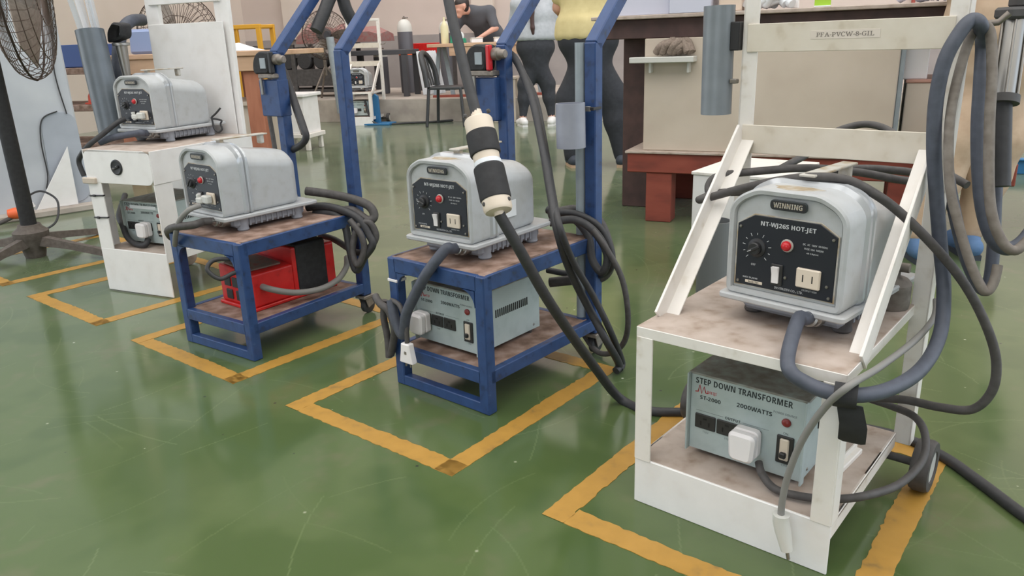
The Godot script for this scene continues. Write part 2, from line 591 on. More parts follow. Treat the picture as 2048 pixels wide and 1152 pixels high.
func make_roof_lights() -> void:
	# unseen translucent roof panels, sized for even light: a soft lamp below each glowing sheet
	for x in [-5.6, -1.9, 1.8, 5.5]:
		for z in [-10.3, -7.6, -4.9, -2.2, 0.5, 3.2]:
			var t := thing("unseen_light_panel", "unseen pale translucent light panel above the hall", "ceiling light", hall * V(x, 5.96, z), HALL_TURN, "light panels in the hall ceiling")
			if z < -7.0:  # last two rows: added lamps tipped at the back wall, out of floor reflections
				t.position.y = 5.1
				t.basis = hall.basis * Basis(Vector3.RIGHT, deg_to_rad(48 if z < -10.0 else 40))
			var fr := Mb.new()
			for k in [-1, 1]:
				fr.box(V(1.67 * k, 0, 0), V(0.04, 0.05, 2.38), 0.003)
				fr.box(V(0, 0, 1.17 * k), V(3.3, 0.05, 0.04), 0.003)
			part("frame", fr, M.white_clean, t)
			var gl := Mb.new()
			gl.box(V(0, 0.012, 0), V(3.3, 0.01, 2.3), 0.001)
			part("diffuser", gl, M.glow, t)
			var bk := Mb.new()
			bk.box(V(0, 0.026, 0), V(3.3, 0.006, 2.3), 0.001)
			part("back_sheet", bk, M.ceiling, t)  # opaque sheet added to hide the glow from floor reflections
			var l := AreaLight3D.new()
			l.name = "panel_light"
			l.area_size = Vector2(3.3, 2.3)
			l.area_normalize_energy = false
			l.light_energy = LAMP
			l.light_color = Color(1.0, 0.98, 0.975)
			l.area_range = 40.0
			l.shadow_enabled = true
			l.rotation_degrees.x = -90
			l.position.y = -0.03
			t.add_child(l)


const HALL_TURN := -17.0
const LAMP := 0.62
var hall := Transform3D(Basis(Vector3.UP, deg_to_rad(HALL_TURN)), Vector3.ZERO)


func hall_box(mb: Mb, a: Vector3, b: Vector3) -> void:
	mb.box(hall * ((a + b) * 0.5), (b - a).abs(), 0.002, hall.basis)


func make_room() -> void:
	var mb := Mb.new()
	hall_box(mb, V(-8, -0.2, -12.5), V(10, 0, 8))
	struct("floor", mb, M.floor)
	mb = Mb.new()
	hall_box(mb, V(-8.2, 6.0, -12.5), V(10.2, 6.2, 8.2))
	struct("ceiling", mb, M.ceiling)
	mb = Mb.new()
	hall_box(mb, V(-8.2, 1.06, -11.8), V(10.2, 6.0, -11.6))
	struct("wall_back", mb, M.wall_pink)
	mb = Mb.new()
	hall_box(mb, V(-8.2, 0, -11.8), V(10.2, 1.06, -11.58))
	struct("baseboard_back", mb, M.dado)
	# flat pilasters and a conduit on the back wall
	for x in [-7.2, -4.0, -0.6, 2.8]:
		mb = Mb.new()
		hall_box(mb, V(x, 1.06, -11.6), V(x + 0.34, 6.0, -11.5))
		struct("trim_1", mb, M.wall_cream)
	mb = Mb.new()
	mb.tube(PackedVector3Array([hall * V(1.98, 1.15, -11.55), hall * V(1.98, 6.0, -11.55)]), 0.025, 8)
	single("wall_conduit", mb, plain(c8(150, 70, 60), 0.6), hall * V(1.98, 1.15, -11.55), "thin reddish conduit running up the pink back wall", "conduit")
	# left, right and front wall, each with a tall open gate to the daylight
	mb = Mb.new()
	hall_box(mb, V(-8.2, 0, -11.8), V(-8.0, 6, -3.0))
	hall_box(mb, V(-8.2, 0, 2.0), V(-8.0, 6, 8.0))
	hall_box(mb, V(-8.2, 4.0, -3.0), V(-8.0, 6, 2.0))
	struct("wall_left", mb, M.wall_cream)
	mb = Mb.new()
	hall_box(mb, V(8.2, 0, -11.8), V(8.4, 6, -9.5))
	hall_box(mb, V(8.2, 0, 4.0), V(8.4, 6, 8.0))
	hall_box(mb, V(8.2, 5.4, -9.5), V(8.4, 6, 4.0))
	struct("wall_right", mb, M.wall_cream)
	mb = Mb.new()
	hall_box(mb, V(-8.2, 4.6, 8.0), V(10.2, 6, 8.2))
	hall_box(mb, V(-8.2, 0, 8.0), V(-5.0, 4.6, 8.2))
	hall_box(mb, V(0.8, 0, 8.0), V(10.2, 4.6, 8.2))
	struct("wall_front", mb, M.wall_cream)
	# raised concrete plinth along the back wall
	mb = Mb.new()
	hall_box(mb, V(-8, 0, -11.6), V(6, 0.28, -9.12))
	struct("floor_plinth", mb, M.concrete)
	# grey partition at the left edge of the picture, with a rounded darker panel
	var p0 := V(-3.742, 0, -4.028)
	var p1 := V(-2.704, 0, -4.967)
	var d := (p1 - p0).normalized()
	var turn := rad_to_deg(atan2(-d.z, d.x))
	var wl := Node3D.new()
	wl.name = "wall_partition"
	wl.position = p0
	wl.rotation_degrees.y = turn
	wl.set_meta("kind", "structure")
	add_child(wl)
	mb = Mb.new()
	var ln := p0.distance_to(p1)
	mb.box(V(ln / 2, 2.0, -0.08), V(ln, 4.0, 0.16), 0.01)
	part("slab", mb, M.grey_wall, wl)
	mb = Mb.new()
	mb.prism(rounded([Vector2(ln - 0.225, 0.05), Vector2(ln - 0.003, 0.05), Vector2(ln - 0.003, 0.615), Vector2(ln - 0.20, 0.615)], 0.09, 6), 0.0, 0.006, 0.002)
	part("panel", mb, M.grey_panel, wl)
	mb = Mb.new()
	mb.box(V(ln / 2 - 0.2, 0.02, 0.05), V(ln + 0.5, 0.04, 0.10), 0.006)
	part("kerb", mb, M.concrete, wl)
	mb = Mb.new()
	mb.tube(smooth([V(ln - 0.05, 1.5, 0.012), V(ln - 0.04, 1.1, 0.012), V(ln - 0.07, 0.85, 0.012), V(ln - 0.05, 0.60, 0.012)], 6), 0.004, 6)
	mb.tube(smooth([V(ln - 0.10, 0.62, 0.012), V(ln - 0.19, 0.58, 0.012), V(ln - 0.222, 0.45, 0.012), V(ln - 0.225, 0.25, 0.012), V(ln - 0.25, 0.16, 0.02)], 6), 0.004, 6)
	part("cable", mb, M.rubber_dark, wl)
	# white corner brace standing against the partition
	mb = Mb.new()
	mb.prism(PackedVector2Array([Vector2(-0.33, 0), Vector2(-0.095, 0), Vector2(-0.09, 0.364)]), 0.0, 0.012, 0.002, Transform3D(Basis(Vector3.UP, deg_to_rad(turn)), V(-2.704, 0.0405, -4.967)) * Transform3D(Basis(), V(0, 0, 0.03)))
	single("corner_brace", mb, M.white_clean, V(-2.86, 0.041, -4.82), "white triangular plate standing against the grey partition", "plate")


# one hand-painted yellow bay: four strips with ragged edges
func make_bay(corner: Vector3, label: String, seed: int) -> void:
	var a := V(0.777, 0, 0.629)
	var b := V(0.632, 0, -0.775)
	var w := 0.63
	var dp := 0.735
	var rng := RandomNumberGenerator.new()
	rng.seed = seed
	var mb := Mb.new()
	var edge := func(p: Vector3, q: Vector3, across: Vector3) -> void:
		var c := int(p.distance_to(q) / 0.012)
		var last := []
		var wide := 0.056
		for i in c + 1:
			var o := p.lerp(q, float(i) / c)
			var u := o + across * (rng.randf_range(-0.002, 0.002))
			var v := o + across * (wide + rng.randf_range(-0.004, 0.002) + 0.0015 * sin(i * 0.13 + seed))
			var y := V(0, 0.0012, 0)
			if i:
				mb.quadn(last[0] + y, last[1] + y, v + y, u + y, Vector3.UP)
				mb.quadn(last[0] + y, u + y, u, last[0], -across)
				mb.quadn(last[1] + y, v + y, v, last[1], across)
			last = [u, v]
	var fl := corner - a * w
	edge.call(fl + a * 0.056, corner, b)
	edge.call(corner, corner + b * dp, -a)
	edge.call(corner + b * dp - a * 0.056, fl + b * dp, -b)
	edge.call(fl, fl + b * (dp - 0.056), a)
	var o := single("floor_marking", mb, M.yellow, corner, label, "floor marking")
	o.set_meta("kind", "structure")

# ------------------------------------------------------------------ hot air welder
func front_face(hw: float, base: float, top: float, grow := 0.0) -> PackedVector2Array:
	var h := hw + grow
	var t := top + grow
	return rounded([Vector2(-h, base), Vector2(h, base), Vector2(h, t - 0.042), Vector2(h - 0.018, t - 0.019), Vector2(h - 0.055, t), Vector2(-h + 0.055, t), Vector2(-h + 0.018, t - 0.019), Vector2(-h, t - 0.042)], 0.016, 4)


func ring(poly: PackedVector2Array, z: float) -> PackedVector3Array:
	var r := PackedVector3Array()
	for p in poly:
		r.append(V(p.x, p.y, z))
	return r


func make_welder(label: String, at: Vector3, turn: float, state: Dictionary) -> Node3D:
	var t := thing("hot_air_welder", label, "welder", at, turn, "hot air welders on the carts")
	var b := Mb.new()
	var outer := front_face(0.117, 0.055, 0.270)
	b.loft([ring(Mb.inset(outer, 0.013), -0.008), ring(Mb.inset(outer, 0.011), -0.001), ring(Mb.inset(outer, 0.004), 0.0), ring(outer, -0.004), ring(outer, -0.074)], true, false)
	part("hood", b, M.silver, t)
	b = Mb.new()
	b.prism(Mb.inset(outer, 0.014), -0.0085, -0.0068, 0.0004)
	part("face_plate", b, M.silver_face, t)
	b = Mb.new()
	var rear := front_face(0.112, 0.055, 0.258)
	var bulge := front_face(0.1225, 0.055, 0.2775)
	b.loft([ring(outer, -0.072), ring(bulge, -0.078), ring(bulge, -0.088), ring(Mb.inset(outer, 0.001), -0.092), ring(bulge, -0.097), ring(bulge, -0.104), ring(rear, -0.112)], false, false)
	part("joint_band", b, M.silver_gloss, t)
	b = Mb.new()
	var tail := front_face(0.107, 0.055, 0.236)
	b.loft([ring(rear, -0.110), ring(rear, -0.114), ring(tail, -0.272), ring(Mb.inset(tail, 0.006), -0.287), ring(Mb.inset(tail, 0.020), -0.299)], false, true)
	part("rear_hood", b, M.silver, t)
	b = Mb.new()
	b.prism(rect(0.256, 0.362, 0.012, 4, 0, 0.172), 0.043, 0.056, 0.003, Transform3D(Basis(V(1, 0, 0), V(0, 0, -1), V(0, 1, 0)), Vector3.ZERO))
	part("flange", b, M.silver, t)
	b = Mb.new()
	b.box(V(0, 0.028, -0.178), V(0.205, 0.032, 0.27), 0.008)
	for k in 11:
		for s in [-1, 1]:
			b.box(V(0.103 * s, 0.028, -0.075 - 0.021 * k), V(0.006, 0.028, 0.006), 0.001)
	part("base_tray", b, M.silver_dark, t)
	for sx in [-1, 1]:
		for z in [-0.075, -0.285]:
			b = Mb.new()
			b.lathe([[0.0, 0.0], [0.016, 0.0], [0.019, 0.004], [0.017, 0.014], [0.021, 0.044], [0.0, 0.044]], 14, Transform3D(Basis(), V(0.092 * sx, 0, z)))
			part("foot", b, M.silver_dark if state.get("pale_feet", true) else M.rubber, t)
	# lifting bar on top
	b = Mb.new()
	b.box(V(0, 0.288, -0.165), V(0.032, 0.005, 0.19), 0.002)
	for z in [-0.09, -0.24]:
		b.box(V(0, 0.272, z), V(0.024, 0.03, 0.016), 0.003)
	part("lifting_bar", b, M.silver_top, t)
	b = Mb.new()
	if state.get("stain", false):
		var sp2 := PackedVector2Array()
		for k in 22:
			var a := TAU * k / 22
			var q := 1.0 + 0.14 * sin(3.0 * a + 0.6) + 0.09 * sin(7.0 * a)
			sp2.append(Vector2(0.044 * cos(a) * q, 0.036 + 0.022 * sin(a) * q))
		b.prism(sp2, 0.2695, 0.2703, 0.0, Transform3D(Basis(V(1, 0, 0), V(0, 0, -1), V(0, 1, 0)), Vector3.ZERO))
		part("top_stain", b, M.silver_top, t, "tan stain on the top of the hood")
	# front panel
	b = Mb.new()
	b.prism(PackedVector2Array([Vector2(-0.098, 0.076), Vector2(0.098, 0.076), Vector2(0.098, 0.197), Vector2(0.064, 0.217), Vector2(-0.064, 0.217), Vector2(-0.098, 0.197)]), -0.008, -0.004, 0.001)
	var pan := part("front_panel", b, M.panel, t, "dark navy control panel")
	b = Mb.new()
	b.prism(PackedVector2Array([Vector2(-0.101, 0.074), Vector2(0.101, 0.074), Vector2(0.101, 0.198), Vector2(0.065, 0.2195), Vector2(-0.065, 0.2195), Vector2(-0.101, 0.198)]), -0.008, -0.0055, 0.0005)
	part("panel_edge", b, M.silver_top, t)
	for s in [V(-0.091, 0.083, -0.003), V(0.091, 0.083, -0.003), V(0.091, 0.192, -0.003), V(-0.091, 0.192, -0.003), V(0.006, 0.106, -0.003), V(0.086, 0.104, -0.003)]:
		b = Mb.new()
		b.lathe([[0.0, 0.002], [0.0026, 0.0015], [0.0032, 0.0], [0.0032, -0.002]], 8, Transform3D(Basis(V(1, 0, 0), V(0, 0, 1), V(0, -1, 0)), s))
		part("screw", b, M.steel, pan)
	lettering(pan, "NT-WJ26S HOT-JET", 0.0105, V(0.003, 0.203, -0.004), M.print_white, true, 0.108)
	lettering(pan, "MADE IN JAPAN", 0.004, V(-0.066, 0.0925, -0.004), M.print_white)
	lettering(pan, "INSTRUZEN CO., LTD.", 0.005, V(0.014, 0.083, -0.004), M.print_white)
	lettering(pan, "OFF", 0.004, V(-0.061, 0.120, -0.004), M.print_white)
	lettering(pan, "DC  AC  100V  50/60Hz", 0.0034, V(0.058, 0.176, -0.004), M.print_white)
	lettering(pan, "FUSE 10A  1000W", 0.0034, V(0.056, 0.168, -0.004), M.print_white)
	lettering(pan, "AIR  0.3kg/cm2", 0.0034, V(0.054, 0.160, -0.004), M.print_white)
	lettering(pan, "OUTPUT 100V", 0.0034, V(0.054, 0.089, -0.004), M.print_white)
	b = Mb.new()
	b.box(V(-0.058, 0.0845, -0.0042), V(0.036, 0.0055, 0.0014), 0.0004)
	var sp := part("serial_plate", b, M.ivory, pan)
	lettering(sp, "N 031721", 0.0038, V(-0.058, 0.0845, -0.0034), M.print_dark)
	# temperature dial
	var dial := V(-0.056, 0.154, -0.004)
	b = Mb.new()
	for k in 11:
		var a := deg_to_rad(225.0 - 27.0 * k)
		b.box(dial + V(cos(a) * 0.027, sin(a) * 0.027, 0.0003), V(0.006 if k % 2 == 0 else 0.004, 0.0012, 0.0006), 0.0002, Basis(Vector3.BACK, a))
	part("dial_scale", b, M.print_white, pan)
	b = Mb.new()
	b.lathe([[0.0, 0.013], [0.0105, 0.013], [0.0125, 0.011], [0.013, 0.004], [0.018, 0.002], [0.019, 0.0]], 20, Transform3D(Basis(V(1, 0, 0), V(0, 0, 1), V(0, -1, 0)), dial))
	b.box(dial + V(0, 0, 0.011), V(0.026, 0.006, 0.010), 0.002, Basis(Vector3.BACK, state.get("dial", 0.6)))
	var kn := part("dial_knob", b, M.black, pan)
	b = Mb.new()
	b.box(dial + Basis(Vector3.BACK, state.get("dial", 0.6)) * V(-0.008, 0, 0.0163), V(0.009, 0.0012, 0.0008), 0.0002, Basis(Vector3.BACK, state.get("dial", 0.6)))
	part("pointer", b, M.print_white, kn)
	# pilot lamp, rocker switch, socket
	b = Mb.new()
	b.lathe([[0.0115, -0.002], [0.0125, 0.001], [0.0115, 0.003], [0.009, 0.003]], 20, Transform3D(Basis(V(1, 0, 0), V(0, 0, 1), V(0, -1, 0)), V(0.005, 0.168, -0.004)))
	var pl := part("lamp_bezel", b, M.silver_top, pan)
	b = Mb.new()
	b.lathe([[0.0095, 0.0], [0.0095, 0.006], [0.0075, 0.010], [0.004, 0.012], [0.0, 0.0125]], 18, Transform3D(Basis(V(1, 0, 0), V(0, 0, 1), V(0, -1, 0)), V(0.005, 0.168, -0.004)))
	part("pilot_lamp", b, M.lamp_red, pl)
	b = Mb.new()
	b.box(V(-0.011, 0.109, -0.003), V(0.023, 0.041, 0.005), 0.001)
	var sw := part("switch_frame", b, M.socket, pan)
	b = Mb.new()
	b.prism(PackedVector2Array([Vector2(-0.016, 0), Vector2(0.016, 0), Vector2(0.016, 0.008), Vector2(0.0, 0.0035), Vector2(-0.016, 0.003)]), -0.007, 0.007, 0.0008, Transform3D(Basis(V(0, 1, 0), V(0, 0, 1), V(1, 0, 0)), V(-0.0125, 0.109, -0.001)))
	part("rocker", b, M.plug_white, sw)
	b = Mb.new()
	b.box(V(0.051, 0.113, -0.002), V(0.046, 0.037, 0.007), 0.0025)
	var so := part("socket_outlet", b, M.ivory, pan)
	b = Mb.new()
	for k in [-1, 1]:
		b.box(V(0.051 + 0.009 * k, 0.113, 0.0013), V(0.0022, 0.014, 0.0012), 0.0003)
	part("slot", b, M.slot, so)
	# badge
	b = Mb.new()
	b.prism(rect(0.072, 0.019, 0.0085, 5, 0.004, 0.243), -0.002, 0.0022, 0.0008)
	var bd := part("badge", b, M.print_dark, t)
	b = Mb.new()
	b.prism(rect(0.069, 0.016, 0.0075, 5, 0.004, 0.243), 0.0, 0.0026, 0.0002)
	part("badge_field", b, M.black, bd)
	lettering(bd, "WINNING", 0.0095, V(0.004, 0.243, 0.0027), M.silver_top, true, 0.056)
	# hose nozzle below the flange
	b = Mb.new()
	var nx := Transform3D(Basis(V(1, 0, 0), V(0, 0.25, 0.968), V(0, -0.968, 0.25)), V(0.062, 0.032, -0.03))
	b.lathe([[0.013, -0.03], [0.013, 0.0], [0.017, 0.002], [0.017, 0.014], [0.013, 0.016], [0.013, 0.022], [0.0165, 0.024], [0.0165, 0.034], [0.0125, 0.036], [0.0125, 0.05], [0.0, 0.05]], 16, nx)
	var nz := part("hose_coupling", b, M.chrome, t)
	b = Mb.new()
	b.box(nx * V(0.017, 0.029, 0), V(0.012, 0.010, 0.010), 0.002)
	part("clamp_screw", b, M.steel, nz)
	return t


func make_cord_plug(t: Node3D, socket_at: Vector3) -> void:
	var b := Mb.new()
	b.box(socket_at + V(0, 0, 0.012), V(0.034, 0.026, 0.022), 0.004)
	b.box(socket_at + V(-0.026, -0.004, 0.020), V(0.03, 0.020, 0.018), 0.004)
	b.box(socket_at + V(-0.034, 0.010, 0.020), V(0.010, 0.010, 0.012), 0.002)
	part("power_plug", b, M.plug_cloudy, t, "pale plug pushed into the welder's socket")


# ------------------------------------------------------------------ step-down transformer
func make_transformer(label: String, at: Vector3, turn: float, plug: int, depth := 0.27) -> Node3D:
	var t := thing("step_down_transformer", label, "transformer", at, turn, "pale teal transformers on the carts")
	var b := Mb.new()
	b.box(V(0, 0.102, -depth / 2 - 0.006), V(0.238, 0.176, depth - 0.012), 0.002)
	part("case", b, M.teal, t)
	b = Mb.new()
	b.box(V(0, 0.1925, -depth / 2), V(0.245, 0.005, depth), 0.001)
	part("lid", b, M.teal_dusty, t, "dusty top sheet")
	b = Mb.new()
	b.box(V(0, 0.102, -0.004), V(0.236, 0.178, 0.006), 0.001)
	var fp := part("front_plate", b, M.teal, t)
	for s in [-1, 1]:
		b = Mb.new()
		b.box(V(0.1205 * s, 0.102, 0.001), V(0.004, 0.184, 0.018), 0.001)
		part("edge_strip", b, M.teal, t)
		b = Mb.new()
		for k in 17:
			b.box(V(0.1195 * s, 0.115, -0.075 - 0.0085 * k), V(0.002, 0.024, 0.004), 0.0003)
		part("vent_slots", b, M.slot, t)
		for z in [-0.03, -depth + 0.03]:
			b = Mb.new()
			b.lathe([[0.0, 0.0], [0.009, 0.0], [0.011, 0.014], [0.0, 0.014]], 10, Transform3D(Basis(), V(0.1 * s, 0, z)))
			part("foot", b, M.rubber, t)
			b = Mb.new()
			b.lathe([[0.0, 0.002], [0.003, 0.0015], [0.004, 0.0]], 8, Transform3D(Basis(V(0, 0, 1), V(s, 0, 0), V(0, 1, 0)), V(0.119 * s, 0.03, z)))
			part("screw", b, M.steel, t)
	lettering(fp, "STEP DOWN TRANSFORMER", 0.0135, V(-0.008, 0.178, -0.001), M.print_dark, true, 0.20)
	lettering(fp, "ST-2000", 0.0085, V(-0.075, 0.140, -0.001), M.print_dark, true, 0.045)
	lettering(fp, "2000WATTS", 0.0095, V(0.018, 0.146, -0.001), M.print_dark, true, 0.072)
	lettering(fp, "MEIJI", 0.008, V(-0.072, 0.1555, -0.001), M.print_red)
	lettering(fp, "POWER SOURCE", 0.0045, V(0.079, 0.154, -0.001), M.print_grey)
	lettering(fp, "OUTPUT", 0.006, V(-0.025, 0.108, -0.001), M.print_dark, true)
	lettering(fp, "110V", 0.0045, V(-0.082, 0.059, -0.001), M.print_grey)
	lettering(fp, "110V", 0.0045, V(-0.034, 0.059, -0.001), M.print_grey)
	lettering(fp, "ON", 0.005, V(0.083, 0.112, -0.001), M.print_grey)
	lettering(fp, "OFF", 0.005, V(0.085, 0.040, -0.001), M.print_grey)
	b = Mb.new()
	b.tube(PackedVector3Array([V(-0.108, 0.151, -0.0008), V(-0.102, 0.152, -0.0008), V(-0.099, 0.168, -0.0008), V(-0.094, 0.149, -0.0008), V(-0.089, 0.166, -0.0008), V(-0.085, 0.152, -0.0008), V(-0.080, 0.153, -0.0008)]), 0.0013, 5)
	part("emblem", b, M.print_red, fp, "red zigzag emblem")
	b = Mb.new()
	for e in [[-0.105, -0.045], [-0.004, 0.05]]:
		b.box(V((e[0] + e[1]) / 2, 0.108, -0.0009), V(e[1] - e[0], 0.0008, 0.0004), 0.0001)
	part("printed_rule", b, M.print_grey, fp)
	b = Mb.new()
	b.lathe([[0.009, 0.0], [0.009, 0.003], [0.006, 0.006], [0.0, 0.007]], 16, Transform3D(Basis(V(1, 0, 0), V(0, 0, 1), V(0, -1, 0)), V(0.083, 0.137, -0.001)))
	part("pilot_lamp", b, M.lamp_dull, fp)
	for k in 3:
		b = Mb.new()
		b.box(V(-0.083 + 0.048 * k, 0.084, 0.0), V(0.045, 0.034, 0.005), 0.0015)
		var s := part("socket_outlet", b, M.socket, fp)
		b = Mb.new()
		b.box(V(-0.092 + 0.048 * k, 0.080, 0.0028), V(0.003, 0.010, 0.001), 0.0003)
		b.box(V(-0.074 + 0.048 * k, 0.080, 0.0028), V(0.003, 0.010, 0.001), 0.0003)
		b.box(V(-0.083 + 0.048 * k, 0.092, 0.0028), V(0.008, 0.004, 0.001), 0.0003)
		part("slot", b, M.slot, s)
	b = Mb.new()
	b.box(V(0.084, 0.076, 0.0), V(0.033, 0.062, 0.006), 0.0015)
	var sw := part("breaker_frame", b, M.socket, fp)
	b = Mb.new()
	b.box(V(0.084, 0.078, 0.003), V(0.018, 0.048, 0.008), 0.002)
	part("breaker_body", b, M.ivory, sw)
	b = Mb.new()
	b.box(V(0.084, 0.068, 0.009), V(0.012, 0.012, 0.012), 0.002)
	part("breaker_toggle", b, M.black, sw)
	t.scale.y = 0.95
	if plug >= 0:
		b = Mb.new()
		var at2 := V(-0.083 + 0.048 * plug, 0.077, 0.0)
		b.prism(rect(0.052, 0.062, 0.012, 5, at2.x, at2.y), 0.004, 0.024, 0.003)
		b.prism(rounded([Vector2(at2.x - 0.024, at2.y - 0.034), Vector2(at2.x + 0.024, at2.y - 0.034), Vector2(at2.x + 0.028, at2.y + 0.03), Vector2(at2.x - 0.028, at2.y + 0.03)], 0.014, 5), 0.022, 0.046, 0.006)
		part("mains_plug", b, M.plug_white, t, "chunky white mains plug")
	return t


# ------------------------------------------------------------------ carts
func make_wheel(t: Node3D, at: Vector3, r: float, wide: float, called := "wheel") -> void:
	var b := Mb.new()
	var x := Transform3D(Basis(V(0, -1, 0), V(1, 0, 0), V(0, 0, 1)), at)
	b.lathe([[r * 0.62, -wide / 2], [r * 0.94, -wide / 2], [r, -wide * 0.3], [r, wide * 0.3], [r * 0.94, wide / 2], [r * 0.62, wide / 2], [r * 0.62, -wide / 2]], 26, x, false)
	var w := part(called, b, M.rubber, t)
	b = Mb.new()
	b.lathe([[0.0, -wide * 0.42], [r * 0.62, -wide * 0.42], [r * 0.62, -wide * 0.2], [r * 0.3, -wide * 0.2], [r * 0.3, wide * 0.2], [r * 0.62, wide * 0.2], [r * 0.64, wide * 0.42], [0.0, wide * 0.42]], 22, x)
	part("hub", b, M.plug_cloudy, w)


func make_blue_cart(label: String, at: Vector3, turn: float) -> Node3D:
	var t := thing("tool_cart", label, "cart", at, turn, "blue tool carts")
	var w := 0.362
	var zb := -0.515
	var s := 0.034
	var top := 0.385
	for x in [s / 2, w - s / 2]:
		var b := Mb.new()
		b.box(V(x, (top - 0.001) / 2, -s / 2), V(s, top - 0.001, s), 0.003)
		part("front_leg", b, M.blue, t)
		b = Mb.new()
		var px: float = x
		b.bar(V(px, 0.075, zb), V(px, 0.935, zb), 0.038, 0.038, Vector3.RIGHT, 0.003)
		b.bar(V(px, 0.925, zb + 0.004), V(px, 1.26, zb - 0.34), 0.038, 0.038, Vector3.RIGHT, 0.003)
		part("rear_post", b, M.blue, t)
		b = Mb.new()
		b.box(V(px, 0.068, zb), V(0.05, 0.012, 0.05), 0.002)
		b.bar(V(px - 0.017, 0.064, zb), V(px - 0.017, 0.03, zb - 0.012), 0.004, 0.03, Vector3.RIGHT, 0.001)
		b.bar(V(px + 0.017, 0.064, zb), V(px + 0.017, 0.03, zb - 0.012), 0.004, 0.03, Vector3.RIGHT, 0.001)
		var c := part("caster", b, M.steel_dull, t)
		b = Mb.new()
		b.lathe([[0.0, -0.011], [0.022, -0.011], [0.030, -0.007], [0.030, 0.007], [0.022, 0.011], [0.0, 0.011]], 20, Transform3D(Basis(V(0, -1, 0), V(1, 0, 0), V(0, 0, 1)), V(px, 0.031, zb - 0.012)))
		part("wheel", b, M.rubber_dark, c)
	for e in [[top, 0.042, "shelf_rail"], [0.122, 0.036, "deck_rail"]]:
		var y: float = e[0] - e[1] / 2
		var hh: float = e[1]
		for x in [0.011, w - 0.011]:
			var b := Mb.new()
			b.box(V(x, y, zb / 2), V(0.022, hh, -zb - 0.03), 0.002)
			part(e[2], b, M.blue, t)
		for z in [-0.011, zb + 0.03]:
			var b := Mb.new()
			b.box(V(w / 2, y, z), V(w - 0.05, hh, 0.022), 0.002)
			part(e[2], b, M.blue, t)
	var b := Mb.new()
	b.box(V(w / 2, 0.016, -0.014), V(w - 0.06, 0.030, 0.026), 0.002)
	part("foot_bar", b, M.blue, t)
	b = Mb.new()
	b.box(V(w / 2, top - 0.006, zb / 2 + 0.004), V(w - 0.012, 0.012, -zb - 0.032), 0.002)
	part("shelf_board", b, M.board, t, "dusty brown shelf board")
	b = Mb.new()
	b.box(V(w / 2, 0.1155, zb / 2 + 0.004), V(w - 0.044, 0.012, -zb - 0.046), 0.002)
	part("deck_board", b, M.board, t, "dusty brown lower board")
	# curved gussets under the front shelf rail
	for k in [0, 1]:
		b = Mb.new()
		var g := PackedVector2Array([Vector2(0, 0), Vector2(0.045, 0)])
		for i in 7:
			var a := PI / 2 * i / 6
			g.append(Vector2(0.045 - 0.045 * sin(a), -0.045 + 0.045 * cos(a)))
		var xf := Transform3D(Basis(), V(s, top - 0.043, 0)) if k == 0 else Transform3D(Basis(V(-1, 0, 0), V(0, 1, 0), V(0, 0, -1)), V(w - s, top - 0.043, -0.012))
		b.prism(g, -0.012, -0.002, 0.0, xf)
		part("gusset", b, M.blue, t)
	b = Mb.new()
	b.box(V(w / 2, 1.245, zb - 0.325), V(w, 0.034, 0.034), 0.003)
	part("push_bar", b, M.blue, t)
	return t


# rig that holds the torch on a blue cart: blue backing box, black torch head in a clamp
func make_torch_holder(label: String, at: Vector3, turn: float, stripe: bool) -> Node3D:
	var t := thing("torch_holder", label, "torch", at, turn, "torches clamped on the blue carts")
	var b := Mb.new()
	b.box(V(-0.05, -0.13, 0.0), V(0.105, 0.13, 0.05), 0.003)
	part("backing_box", b, M.blue, t)
	b = Mb.new()
	b.box(V(-0.045, -0.052, 0.01), V(0.09, 0.016, 0.05), 0.003)
	part("clamp_jaw", b, M.steel_dull, t)
	b = Mb.new()
	b.prism(rounded([Vector2(-0.115, -0.045), Vector2(-0.03, -0.045), Vector2(-0.02, 0.03), Vector2(-0.07, 0.035), Vector2(-0.10, 0.02), Vector2(-0.115, -0.01)], 0.016, 4), -0.016, 0.034, 0.005)
	part("torch_body", b, M.black_soft, t)
	b = Mb.new()
	b.box(V(-0.052, -0.008, 0.036), V(0.03, 0.036, 0.004), 0.001)
	part("rating_label", b, M.pvc_pale, t)
	b = Mb.new()
	b.box(V(-0.014, -0.006, 0.030), V(0.016, 0.074, 0.018), 0.003)
	part("collar", b, M.lamp_red if stripe else M.black, t, "red collar" if stripe else "black collar")
	b = Mb.new()
	b.lathe([[0.0, -0.005], [0.017, -0.005], [0.019, 0.0], [0.019, 0.018], [0.014, 0.022], [0.014, 0.04], [0.011, 0.044]], 14, Transform3D(Basis(V(0, -1, 0), V(1, 0, 0), V(0, 0, 1)), V(-0.006, 0.004, 0.014)))
	part("coupling", b, M.steel_dull, t)
	b = Mb.new()
	b.lathe([[0.0, -0.008], [0.0055, -0.006], [0.0055, 0.05], [0.0, 0.052]], 10, Transform3D(Basis(), V(-0.075, -0.11, 0.034)))
	part("clamp_bolt", b, M.chrome, t)
	return t


